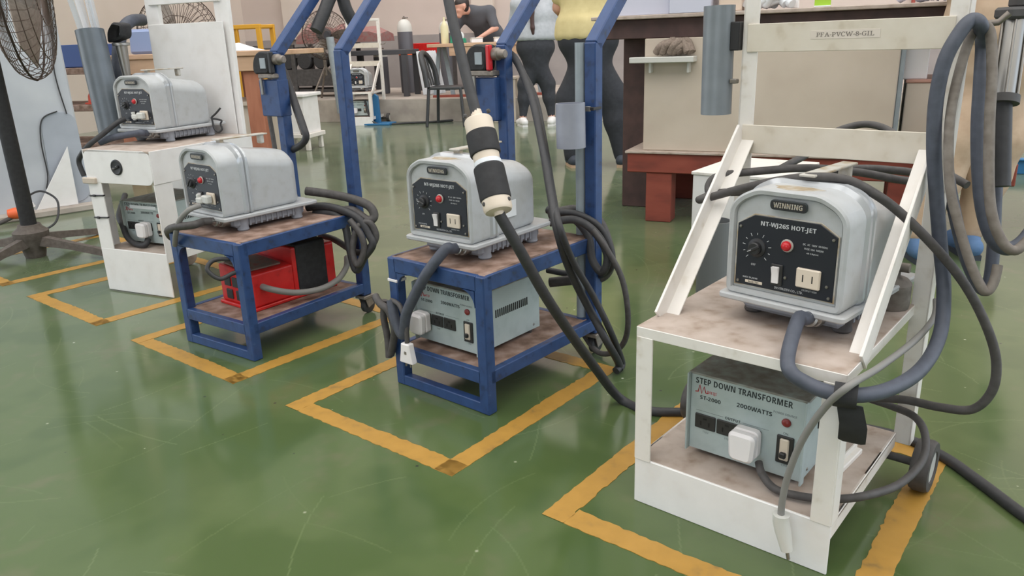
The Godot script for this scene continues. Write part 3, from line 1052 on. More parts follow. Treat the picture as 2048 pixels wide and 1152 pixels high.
func make_white_cart(label: String, at: Vector3, turn: float, code := true) -> Node3D:
	var t := thing("tool_cart", label, "cart", at, turn, "white tool carts")
	var w := 0.404
	var b := Mb.new()
	b.box(V(w / 2, 0.0525, -0.003), V(w, 0.105, 0.006), 0.0015)
	part("front_skirt", b, M.white_clean, t)
	b = Mb.new()
	b.box(V(w / 2, 0.101, -0.215), V(w - 0.002, 0.008, 0.42), 0.0015)
	part("deck", b, M.white_dirty, t, "grimy lower deck")
	for x in [0.004, w - 0.004]:
		b = Mb.new()
		b.box(V(x, 0.088, -0.215), V(0.006, 0.034, 0.42), 0.001)
		part("deck_rail", b, M.white, t)
	b = Mb.new()
	b.box(V(w / 2, 0.397, -0.215), V(w, 0.006, 0.43), 0.001)
	part("shelf", b, M.white_dirty, t, "grimy upper shelf plate")
	for e in [[V(w / 2, 0.388, -0.001), V(w, 0.022, 0.004)], [V(0.001, 0.388, -0.215), V(0.004, 0.022, 0.43)], [V(w - 0.001, 0.388, -0.215), V(0.004, 0.022, 0.43)]]:
		b = Mb.new()
		b.box(e[0], e[1], 0.001)
		part("shelf_lip", b, M.white, t)
	for s in [0, 1]:
		var x := 0.001 if s == 0 else w - 0.001
		var sg := 1.0 if s == 0 else -1.0
		b = Mb.new()
		b.box(V(x + sg * 0.018, 0.241, 0.0), V(0.036, 0.276, 0.004), 0.001)
		b.box(V(x, 0.241, -0.018), V(0.004, 0.276, 0.036), 0.001)
		part("front_post", b, M.white, t)
		var xr := 0.012 if s == 0 else w + 0.014
		b = Mb.new()
		b.box(V(xr + sg * 0.004, 0.665, -0.43), V(0.034, 1.17, 0.004), 0.001)
		b.box(V(xr - sg * 0.012, 0.665, -0.445), V(0.004, 1.17, 0.034), 0.001)
		part("rear_post", b, M.white, t)
		b = Mb.new()
		var xs: float = 0.008 if s == 0 else w + 0.002
		b.bar(V(xs, 0.395, -0.075), V(xs, 0.735, -0.425), 0.006, 0.05, Vector3.RIGHT, 0.001)
		b.bar(V(xs + sg * 0.014, 0.398, -0.10), V(xs + sg * 0.014, 0.735, -0.444), 0.034, 0.004, Vector3.RIGHT, 0.001)
		part("brace", b, M.white, t)
		make_wheel(t, V(-0.062 if s == 0 else w + 0.064, 0.057, -0.405), 0.057, 0.036)
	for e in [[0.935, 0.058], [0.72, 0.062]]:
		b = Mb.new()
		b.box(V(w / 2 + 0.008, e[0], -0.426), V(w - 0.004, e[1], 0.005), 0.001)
		var bar := part("crossbar", b, M.white_warm_dim, t)
		if e[0] > 0.9 and code:
			b = Mb.new()
			b.box(V(w / 2 + 0.012, 0.938, -0.4232), V(0.135, 0.017, 0.0006), 0.0002)
			var tape := part("label_strip", b, M.tape_pale, bar, "pale tape with a printed code")
			lettering(tape, "PFA-PVCW-8-GIL", 0.0085, V(w / 2 + 0.012, 0.938, -0.4228), M.print_faded, false, 0.112, "Droid Serif")
	b = Mb.new()
	b.box(V(w / 2 + 0.008, 1.235, -0.44), V(w + 0.03, 0.03, 0.03), 0.003)
	part("push_bar", b, M.white, t)
	b = Mb.new()
	b.tube(PackedVector3Array([V(-0.06, 0.057, -0.405), V(w + 0.06, 0.057, -0.405)]), 0.009, 10)
	for x in [0.03, w - 0.03]:
		b.box(V(x, 0.075, -0.405), V(0.02, 0.05, 0.03), 0.002)
	part("axle", b, M.iron, t)
	b = Mb.new()
	b.tube(PackedVector3Array([V(w + 0.02, 0.945, -0.44), V(w + 0.07, 0.95, -0.45), V(w + 0.085, 0.965, -0.452)]), 0.006, 8)
	part("hose_hook", b, M.steel_dull, t)
	return t


func make_tall_white_cart(label: String, at: Vector3, turn: float) -> Node3D:
	var t := thing("tool_cart", label, "cart", at, turn, "white tool carts")
	var w := 0.37
	var b := Mb.new()
	b.box(V(w / 2, 0.095, -0.003), V(w, 0.18, 0.006), 0.0015)
	part("front_skirt", b, M.white_clean, t)
	b = Mb.new()
	b.box(V(w / 2, 0.178, -0.225), V(w - 0.004, 0.008, 0.44), 0.0015)
	part("deck", b, M.white_dirty, t, "dusty lower deck")
	for x in [0.003, w - 0.003]:
		b = Mb.new()
		b.box(V(x, 0.165, -0.225), V(0.005, 0.034, 0.44), 0.001)
		part("deck_rail", b, M.white_clean, t)
	for s in [0, 1]:
		var x := 0.0 if s == 0 else w
		var sg := 1.0 if s == 0 else -1.0
		b = Mb.new()
		if s == 0:
			b.box(V(x + 0.038, 0.32, -0.003), V(0.076, 0.28, 0.005), 0.001)
		b.box(V(x + sg * 0.003, 0.32, -0.046), V(0.005, 0.28, 0.088), 0.001)
		part("front_post", b, M.white_clean, t)
		var xr := -0.140 if s == 0 else 0.268
		b = Mb.new()
		b.bar(V(xr, 0.0, -0.575), V(xr, 1.35, -0.60), 0.078, 0.022, Vector3.RIGHT, 0.002)
		part("rear_post", b, M.white_clean, t)
		b = Mb.new()
		b.box(V(x, 0.525, -0.278), V(0.005, 0.128, 0.55), 0.001)
		part("side_panel", b, M.white_clean, t)
	# shelf tray with rounded front corners and a deep front panel
	b = Mb.new()
	b.prism(rounded([Vector2(0.0, 0.458), Vector2(w, 0.458), Vector2(w, 0.59), Vector2(0.03, 0.59), Vector2(0.0, 0.57)], 0.035, 5), -0.006, 0.0, 0.001)
	part("front_panel", b, M.white_clean, t)
	b = Mb.new()
	b.prism(rounded([Vector2(0.0, -0.56), Vector2(w, -0.56), Vector2(w, 0.0), Vector2(0.0, 0.0)], 0.012, 4), 0.58, 0.59, 0.002, Transform3D(Basis(V(1, 0, 0), V(0, 0, 1), V(0, 1, 0)), Vector3.ZERO))
	part("shelf", b, M.white_dirty, t, "dusty upper shelf")
	b = Mb.new()
	b.box(V(0.02, 0.466, 0.004), V(0.075, 0.024, 0.014), 0.003)
	part("corner_block", b, M.cream, t)
	b = Mb.new()
	b.lathe([[0.0, 0.004], [0.018, 0.004], [0.026, 0.006], [0.030, 0.004], [0.031, 0.0]], 22, Transform3D(Basis(V(1, 0, 0), V(0, 0, 1), V(0, -1, 0)), V(0.185, 0.524, 0.0)))
	b.box(V(0.185, 0.524, 0.006), V(0.034, 0.010, 0.010), 0.002, Basis(Vector3.BACK, 0.3))
	var k := part("round_inlet", b, M.black, t, "round black socket in the front panel")
	b = Mb.new()
	b.box(V(0.177, 0.520, 0.0115), V(0.014, 0.003, 0.001), 0.0003)
	b.box(V(0.194, 0.530, 0.0115), V(0.004, 0.004, 0.001), 0.0003)
	part("contact", b, M.steel, k)
	# back board with an opening below the top bar
	b = Mb.new()
	b.box(V(0.064, 0.80, -0.567), V(0.44, 0.53, 0.005), 0.001)
	part("back_board", b, M.white_clean, t)
	b = Mb.new()
	b.box(V(0.064, 1.172, -0.585), V(0.42, 0.05, 0.02), 0.002)
	part("top_bar", b, M.white_clean, t)
	for y in [0.405, 0.315]:
		b = Mb.new()
		b.box(V(0.038, y, -0.002), V(0.082, 0.006, 0.012), 0.002, Basis(Vector3.BACK, 0.05))
		b.box(V(0.03, y, 0.006), V(0.014, 0.010, 0.006), 0.002)
		part("cable_tie", b, M.black, t)
	for x in [0.03, w - 0.03]:
		b = Mb.new()
		b.box(V(x, 0.115, -0.40), V(0.05, 0.08, 0.05), 0.003)
		var c := part("caster", b, M.steel_dull, t)
		b = Mb.new()
		b.lathe([[0.0, -0.014], [0.03, -0.014], [0.042, -0.009], [0.042, 0.009], [0.03, 0.014], [0.0, 0.014]], 20, Transform3D(Basis(V(0, -1, 0), V(1, 0, 0), V(0, 0, 1)), V(x, 0.043, -0.41)))
		part("wheel", b, M.white_dirty, c)
	return t


func pipe(called: String, a: Vector3, c: Vector3, r: float, m: Material, label: String, wall := 0.004, group := "") -> MeshInstance3D:
	var b := Mb.new()
	var y := (c - a).normalized()
	var x := y.cross(Vector3.BACK).normalized()
	var xf := Transform3D(Basis(x, y, x.cross(y)), a)
	var l := a.distance_to(c)
	b.lathe([[0.0, 0.01], [r - wall, 0.01], [r - wall, l], [r, l], [r, 0.0], [0.0, 0.0]], 28, xf)
	return single(called, b, m, a, label, "pipe", group)

# ------------------------------------------------------------------ people
# tapered capsules blended into one skin: bones are [from, to, radius, radius]
func skin_of(bones: Array, cell: float, k := 0.012) -> ArrayMesh:
	var lo := Vector3.INF
	var hi := -Vector3.INF
	for b in bones:
		var r: float = maxf(b[2], b[3]) + cell * 3.0 + k * 2.0
		lo = lo.min(b[0] - Vector3.ONE * r).min(b[1] - Vector3.ONE * r)
		hi = hi.max(b[0] + Vector3.ONE * r).max(b[1] + Vector3.ONE * r)
	var nx := int((hi.x - lo.x) / cell) + 2
	var ny := int((hi.y - lo.y) / cell) + 2
	var nz := int((hi.z - lo.z) / cell) + 2
	var f := PackedFloat32Array()
	f.resize(nx * ny * nz)
	for b in bones:
		var a: Vector3 = b[0]
		var ab: Vector3 = b[1] - a
		var l2: float = maxf(ab.length_squared(), 1e-9)
		var r0: float = b[2]
		var dr: float = b[3] - r0
		var m: float = maxf(b[2], b[3]) + k * 4.0 + cell
		var p0 := ((a.min(b[1]) - Vector3.ONE * m - lo) / cell).floor()
		var p1 := ((a.max(b[1]) + Vector3.ONE * m - lo) / cell).ceil()
		for z in range(maxi(0, int(p0.z)), mini(nz, int(p1.z) + 1)):
			for y in range(maxi(0, int(p0.y)), mini(ny, int(p1.y) + 1)):
				var row := (z * ny + y) * nx
				for x in range(maxi(0, int(p0.x)), mini(nx, int(p1.x) + 1)):
					var p := lo + Vector3(x, y, z) * cell - a
					var t := clampf(p.dot(ab) / l2, 0.0, 1.0)
					var d := (p - ab * t).length() - r0 - dr * t
					if d < k * 5.0:
						f[row + x] += exp(-d / k)
	for i in f.size():
		f[i] = -k * log(f[i]) if f[i] > 1e-9 else 1.0
	var at := {}
	var pts := PackedVector3Array()
	var st := [1, nx, nx * ny]
	for z in nz - 1:
		for y in ny - 1:
			for x in nx - 1:
				var i := (z * ny + y) * nx + x
				var s := 0
				for c in 8:
					if f[i + (c & 1) + ((c >> 1) & 1) * nx + (c >> 2) * nx * ny] < 0.0:
						s += 1
				if s == 0 or s == 8:
					continue
				var sum := Vector3.ZERO
				var cnt := 0
				for c in 8:
					for ax in 3:
						if c & (1 << ax):
							continue
						var o := i + (c & 1) + ((c >> 1) & 1) * nx + (c >> 2) * nx * ny
						var u := f[o]
						var w := f[o + st[ax]]
						if (u < 0.0) != (w < 0.0):
							var q := Vector3(c & 1, (c >> 1) & 1, c >> 2)
							q[ax] += u / (u - w)
							sum += q
							cnt += 1
				at[i] = pts.size()
				pts.append(lo + (Vector3(x, y, z) + sum / cnt) * cell)
	var nrm := PackedVector3Array()
	nrm.resize(pts.size())
	var idx := PackedInt32Array()
	for i in at:
		for ax in 3:
			var u := f[i]
			var w := f[i + st[ax]]
			if (u < 0.0) == (w < 0.0):
				continue
			var s1: int = st[(ax + 1) % 3]
			var s2: int = st[(ax + 2) % 3]
			if not (at.has(i - s1) and at.has(i - s2) and at.has(i - s1 - s2)):
				continue
			var q := [at[i], at[i - s1], at[i - s1 - s2], at[i - s2]]
			if u > 0.0:
				q = [q[0], q[3], q[2], q[1]]
			for tri in [[0, 1, 2], [0, 2, 3]]:
				var pa := pts[q[tri[0]]]
				var fnv := (pts[q[tri[1]]] - pa).cross(pts[q[tri[2]]] - pa)
				for e in tri:
					nrm[q[e]] += fnv
				idx.append(q[tri[0]])
				idx.append(q[tri[2]])
				idx.append(q[tri[1]])
	for i in nrm.size():
		nrm[i] = nrm[i].normalized()
	var arr := []
	arr.resize(Mesh.ARRAY_MAX)
	arr[Mesh.ARRAY_VERTEX] = pts
	arr[Mesh.ARRAY_NORMAL] = nrm
	arr[Mesh.ARRAY_INDEX] = idx
	var mesh := ArrayMesh.new()
	mesh.add_surface_from_arrays(Mesh.PRIMITIVE_TRIANGLES, arr)
	return mesh


func head_bones(c: Vector3, front: Vector3) -> Array:
	var up := Vector3.UP
	var side := up.cross(front).normalized()
	var r := [[c + up * 0.03 - front * 0.015, c + up * 0.035 + front * 0.01, 0.083, 0.08], [c - up * 0.03 + front * 0.03, c - up * 0.075 + front * 0.045, 0.062, 0.036],
		[c - up * 0.0 + front * 0.095, c - up * 0.025 + front * 0.115, 0.010, 0.013], [c - up * 0.055 + front * 0.085 + side * 0.015, c - up * 0.055 + front * 0.085 - side * 0.015, 0.010, 0.010]]
	for s in [-1.0, 1.0]:
		r.append([c + side * 0.085 * s + up * 0.012, c + side * 0.085 * s - up * 0.025, 0.014, 0.010])
		r.append([c + side * 0.032 * s + front * 0.082 + up * 0.006, c + side * 0.036 * s + front * 0.082 + up * 0.006, 0.011, 0.011])
	return r


func hand_bones(wrist: Vector3, dir: Vector3, across: Vector3) -> Array:
	var down := dir.cross(across).normalized()
	var r := [[wrist, wrist + dir * 0.075, 0.022, 0.024]]
	for i in 4:
		var o := across * (0.027 - 0.018 * i)
		var l: float = [0.075, 0.085, 0.08, 0.062][i]
		var k := wrist + dir * 0.085 + o
		var m := k + dir * l * 0.5 + down * 0.008
		r.append([wrist + dir * 0.05 + o * 0.8, k, 0.012, 0.010])
		r.append([k, m, 0.010, 0.009])
		r.append([m, m + dir * l * 0.35 + down * 0.028, 0.009, 0.007])
	var th := wrist + dir * 0.025 + across * 0.03
	r.append([wrist + dir * 0.015, th, 0.014, 0.012])
	r.append([th, th + dir * 0.045 + across * 0.02, 0.012, 0.009])
	return r


# joints in a dictionary; clothing follows the same bones, a little wider
func make_person(label: String, at: Vector3, j: Dictionary, wear: Dictionary, cell := 0.014) -> Node3D:
	var t := thing("person", label, "person", at)
	var front: Vector3 = j.front
	var side := Vector3.UP.cross(front).normalized()
	var g: float = wear.get("girth", 1.0)
	var torso := [[j.hip + side * 0.07, j.hip - side * 0.07, 0.11 * g, 0.11 * g], [j.hip, j.waist, 0.13 * g, 0.115 * g], [j.waist + side * 0.05, j.chest + side * 0.075, 0.10 * g, 0.105 * g], [j.waist - side * 0.05, j.chest - side * 0.075, 0.10 * g, 0.105 * g], [j.chest, j.neck, 0.11 * g, 0.05]]
	var shoulders := [[j.shoulder_l, j.neck - j.neck_dir * 0.05, 0.058, 0.06], [j.shoulder_r, j.neck - j.neck_dir * 0.05, 0.058, 0.06], [j.shoulder_l, j.chest, 0.055, 0.09], [j.shoulder_r, j.chest, 0.055, 0.09]]
	var sleeves := []
	var arms := []
	var legs := []
	for s in ["_l", "_r"]:
		var sh: Vector3 = j["shoulder" + s]
		var el: Vector3 = j["elbow" + s]
		var wr: Vector3 = j["wrist" + s]
		arms.append([sh, el, 0.05, 0.038])
		arms.append([el, wr, 0.038, 0.026])
		sleeves.append([sh, sh.lerp(el, wear.get("sleeve", 0.7)), 0.068, 0.064])
		if wear.get("sleeve", 0.7) >= 1.0:
			sleeves.append([el, el.lerp(wr, 0.9), 0.055, 0.042])
		var hp: Vector3 = j.hip + (side if s == "_l" else -side) * -0.095
		var kn: Vector3 = j["knee" + s]
		var an: Vector3 = j["ankle" + s]
		legs.append([hp, kn, 0.088 * g, 0.056 * g])
		legs.append([kn + V(0, 0, 0), kn.lerp(an, 0.35), 0.056 * g, 0.056 * g])
		legs.append([kn.lerp(an, 0.35), an, 0.056 * g, 0.036])
	var body := torso.duplicate()
	body.append_array(shoulders)
	body.append_array(arms)
	body.append_array(legs)
	body.append([j.neck, j.head - Vector3.UP * 0.05, 0.05, 0.05])
	var o := part("body", skin_of(body, cell, 0.012), M.skin, t)
	# head, hands and feet carry finer grids and join the same body part
	var fine := head_bones(j.head, j.get("gaze", front))
	part("head", skin_of(fine, 0.008, 0.008), M.skin, o)
	for s in ["_l", "_r"]:
		var wr: Vector3 = j["wrist" + s]
		var dir: Vector3 = (wr - j["elbow" + s]).normalized()
		var ac := (side if s == "_l" else -side)
		ac = (ac - dir * ac.dot(dir)).normalized()
		part("hand", skin_of(hand_bones(wr, dir, ac), 0.005, 0.004), M.skin, o)
	# shirt
	var shirt := []
	for b in torso.slice(2):
		shirt.append([b[0], b[1], b[2] + 0.022, b[3] + (0.022 if b[3] > 0.06 else 0.012)])
	var mid: Vector3 = (j.hip as Vector3).lerp(j.waist, wear.get("hem", 0.1) + 0.75)
	shirt.append([mid + side * 0.08, mid - side * 0.08, 0.115 * g, 0.115 * g])
	for hy in [0.0, 0.35, 0.7]:
		var c: Vector3 = (j.hip as Vector3).lerp(j.waist, wear.get("hem", 0.1) + hy * 0.9)
		for q in 14:
			var a0 := TAU * q / 14
			var a1 := TAU * (q + 1) / 14
			var wa: float = (0.185 - 0.02 * hy) * g
			var wb: float = (0.122 - 0.01 * hy) * g
			shirt.append([c + side * cos(a0) * wa + front * sin(a0) * wb, c + side * cos(a1) * wa + front * sin(a1) * wb, 0.03, 0.03])
	for b in shoulders:
		shirt.append([b[0], b[1], b[2] + 0.014, b[3] + 0.014])
	shirt.append_array(sleeves)
	part("shirt", skin_of(shirt, cell, 0.014), wear.shirt, t)
	# trousers
	var tr := [[j.hip + side * 0.06, j.hip - side * 0.06, 0.12 * g, 0.12 * g], [j.hip, j.hip + (j.waist - j.hip) * 0.3, 0.146 * g, 0.138 * g]]
	var loose: float = wear.get("loose", 0.01)
	for s in ["_l", "_r"]:
		var hp: Vector3 = j.hip + (side if s == "_l" else -side) * -0.092
		var kn: Vector3 = j["knee" + s]
		var an: Vector3 = j["ankle" + s]
		tr.append([hp, hp.lerp(kn, 0.3), 0.112 * g + loose * 0.3, 0.108 * g + loose * 0.5])
		tr.append([hp.lerp(kn, 0.3), kn, 0.108 * g + loose * 0.5, 0.078 * g + loose])
		tr.append([kn, kn.lerp(an, 0.4), 0.074 * g + loose, 0.064 * g + loose])
		tr.append([kn.lerp(an, 0.4), kn.lerp(an, wear.get("cuff", 0.94)), 0.062 * g + loose, 0.042 + loose])
	part("trousers", skin_of(tr, cell, 0.014), wear.trousers, t)
	for s in ["_l", "_r"]:
		var an: Vector3 = j["ankle" + s]
		var fd: Vector3 = j.get("toe" + s, front)
		var sl := Mb.new()
		var heel := V(an.x, 0.0, an.z) - fd * 0.07
		var toe := V(an.x, 0.0, an.z) + fd * 0.17
		var sb := [[heel + V(0, 0.05, 0), toe + V(0, 0.035, 0), 0.042, 0.036], [an + V(0, -0.01, 0) - fd * 0.01, heel + V(0, 0.05, 0) + fd * 0.05, 0.046, 0.042], [heel.lerp(toe, 0.6) + V(0, 0.045, 0), heel.lerp(toe, 0.6) + V(0, 0.045, 0), 0.046, 0.046]]
		var shoe := part("shoe", skin_of(sb, 0.009, 0.008), wear.shoes, t)
		var sd := Vector3.UP.cross(fd)
		var out := []
		for e in [[0.0, 0.03], [0.25, 0.037], [0.55, 0.042], [0.8, 0.042], [1.0, 0.028], [1.08, 0.01]]:
			out.append([heel.lerp(toe, e[0]) - fd * 0.03, e[1]])
		var ringa := PackedVector3Array()
		for e in out:
			ringa.append(e[0] + sd * e[1])
		out.reverse()
		for e in out:
			ringa.append(e[0] - sd * e[1])
		var ringb := PackedVector3Array()
		for p in ringa:
			ringb.append(p + V(0, 0.022, 0))
		sl.loft([ringa, ringb])
		part("sole", sl, wear.get("sole", M.sole), shoe)
	# hair
	var up := Vector3.UP
	var fr: Vector3 = j.get("gaze", front)
	var hair := [[j.head + up * 0.05 - fr * 0.03, j.head + up * 0.055 + fr * 0.015, 0.083, 0.078], [j.head - fr * 0.04, j.head - fr * 0.045 - up * 0.03, 0.078, 0.066]]
	if wear.has("tail"):
		for i in wear.tail.size() - 1:
			hair.append([wear.tail[i], wear.tail[i + 1], 0.036 - 0.005 * i, 0.032 - 0.005 * i])
	part("hair", skin_of(hair, 0.009, 0.008), wear.get("hair", M.hair), t)
	return t


func standing(x: float, z: float, h: float, front: Vector3) -> Dictionary:
	# joints of someone upright, h metres tall, facing `front`; relative to the feet
	var s := Vector3.UP.cross(front).normalized()
	var j := {"front": front, "hip": V(0, 0.52 * h, 0), "waist": V(0, 0.62 * h, 0), "chest": V(0, 0.735 * h, 0), "neck": V(0, 0.83 * h, 0), "neck_dir": Vector3.UP, "head": V(0, 0.93 * h, 0) + front * 0.02}
	for e in [["_l", 1.0], ["_r", -1.0]]:
		var k: Vector3 = s * e[1]
		j["shoulder" + e[0]] = k * 0.105 * h + V(0, 0.805 * h, 0)
		j["elbow" + e[0]] = k * 0.14 * h + V(0, 0.625 * h, 0) - front * 0.03
		j["wrist" + e[0]] = k * 0.135 * h + V(0, 0.485 * h, 0) + front * 0.06
		j["knee" + e[0]] = k * 0.065 * h + V(0, 0.28 * h, 0) + front * 0.015
		j["ankle" + e[0]] = k * 0.07 * h + V(0, 0.05 * h, 0)
	return j


func make_people() -> void:
	# woman seen from behind at the wooden table
	var f := V(-0.1, 0, -0.995).normalized()
	var j := standing(0, 0, 1.62, f)
	# side for "_l" points to the viewer's left when she faces away
	for e in [["_l", -1.0], ["_r", 1.0]]:
		var s: String = e[0]
		j["ankle" + s] = V(0.165 * e[1], 0.075, 0.03)
		j["knee" + s] = V(0.125 * e[1], 0.46, 0.0)
		j["shoulder" + s] = V(0.185 * e[1], 1.31, -0.02)
		j["toe" + s] = V(0.25 * e[1], 0, -0.97).normalized()
	j.hip = V(0, 0.86, 0)
	j.waist = V(0, 1.02, -0.01)
	j.elbow_l = V(-0.25, 1.06, -0.10)
	j.wrist_l = V(-0.22, 0.98, -0.32)
	j.elbow_r = V(0.26, 1.06, -0.10)
	j.wrist_r = V(0.16, 0.99, -0.32)
	make_person("woman seen from behind in pale grey shirt and black leggings, long ponytail", V(0.355, 0, -8.95), j, {"shirt": M.cloth_pale, "trousers": M.cloth_black, "shoes": M.shoe_white, "sole": M.shoe_white, "girth": 1.1, "loose": 0.0, "hem": 0.65, "cuff": 0.88, "hair": M.hair_brown, "tail": [V(0.0, 1.52, 0.06), V(-0.03, 1.38, 0.15), V(-0.04, 1.22, 0.165), V(-0.035, 1.06, 0.165), V(-0.03, 1.0, 0.16)]}, 0.016)
	# man in a yellow shirt, from behind
	f = V(0.1, 0, -0.995).normalized()
	j = standing(0, 0, 1.74, f)
	j.hip = V(-0.02, 0.93, 0)
	j.waist = V(-0.02, 1.08, -0.01)
	j.chest = V(-0.01, 1.28, -0.03)
	for e in [["_l", -1.0], ["_r", 1.0]]:
		var s: String = e[0]
		j["shoulder" + s] = V(0.2 * e[1], 1.41, -0.03)
	j.knee_l = V(-0.15, 0.50, -0.02)
	j.ankle_l = V(-0.14, 0.085, 0.0)
	j.knee_r = V(0.17, 0.50, 0.0)
	j.ankle_r = V(0.235, 0.085, 0.06)
	j.toe_l = V(-0.1, 0, -1).normalized()
	j.toe_r = V(0.3, 0, -0.95).normalized()
	j.elbow_l = V(-0.23, 1.16, -0.10)
	j.wrist_l = V(-0.14, 1.03, -0.32)
	j.elbow_r = V(0.24, 1.16, -0.10)
	j.wrist_r = V(0.2, 1.02, -0.34)
	make_person("man seen from behind in yellow shirt and loose black trousers", V(0.645, 0, -5.95), j, {"shirt": M.cloth_yellow, "trousers": M.cloth_black, "shoes": M.shoe_dark, "girth": 1.12, "loose": 0.026, "hem": 0.2, "cuff": 0.99}, 0.014)
	# man in a dark grey shirt bending over the wooden table
	j = standing(0, 0, 1.7, V(-0.35, 0, 0.94).normalized())
	j.hip = V(0.02, 0.93, -0.12)
	j.waist = V(-0.03, 1.07, -0.02)
	j.chest = V(-0.16, 1.24, 0.14)
	j.neck = V(-0.26, 1.34, 0.24)
	j.neck_dir = V(-0.6, 0.5, 0.6).normalized()
	j.head = V(-0.37, 1.37, 0.33)
	j.gaze = V(-0.72, -0.55, 0.42).normalized()
	j.shoulder_l = V(0.0, 1.31, 0.26)
	j.elbow_l = V(0.07, 1.10, 0.36)
	j.wrist_l = V(-0.13, 0.99, 0.47)
	j.shoulder_r = V(-0.36, 1.27, 0.06)
	j.elbow_r = V(-0.50, 1.08, 0.16)
	j.wrist_r = V(-0.40, 0.98, 0.38)
	make_person("man in dark grey shirt bending over the wooden table", V(-0.17, 0.28, -11.15) - V(0, 0.28, 0), j, {"shirt": M.cloth_grey, "trousers": M.cloth_black, "shoes": M.shoe_dark, "sleeve": 0.85}, 0.016)
	# someone in khaki overalls beyond the nearest cart
	j = standing(0, 0, 1.7, V(0.2, 0, -0.98).normalized())
	j.hip = V(0.10, 0.90, 0.0)
	j.waist = V(0.11, 1.05, 0.0)
	j.knee_l = V(-0.03, 0.50, 0.0)
	j.ankle_l = V(-0.13, 0.09, 0.02)
	j.knee_r = V(0.16, 0.50, 0.0)
	j.ankle_r = V(0.10, 0.09, -0.02)
	for e in [["_l", -1.0], ["_r", 1.0]]:
		j["shoulder" + e[0]] = V(0.11 + 0.17 * e[1], 1.37, 0.0)
		j["elbow" + e[0]] = V(0.11 + 0.2 * e[1], 1.12, -0.05)
		j["wrist" + e[0]] = V(0.11 + 0.08 * e[1], 1.12, -0.27)
	make_person("person in khaki overalls standing behind the hanging hoses", V(1.86, 0, -3.17), j, {"shirt": M.cloth_khaki, "trousers": M.cloth_khaki, "shoes": M.shoe_blue, "sole": M.shoe_dark, "loose": 0.018, "hem": 0.0, "sleeve": 1.0, "cuff": 0.93}, 0.012)


# ------------------------------------------------------------------ background
func box_part(called: String, t: Node3D, a: Vector3, b: Vector3, m: Material, ch := 0.004, label := "") -> MeshInstance3D:
	var mb := Mb.new()
	mb.box((a + b) * 0.5, (b - a).abs(), ch)
	return part(called, mb, m, t, label)


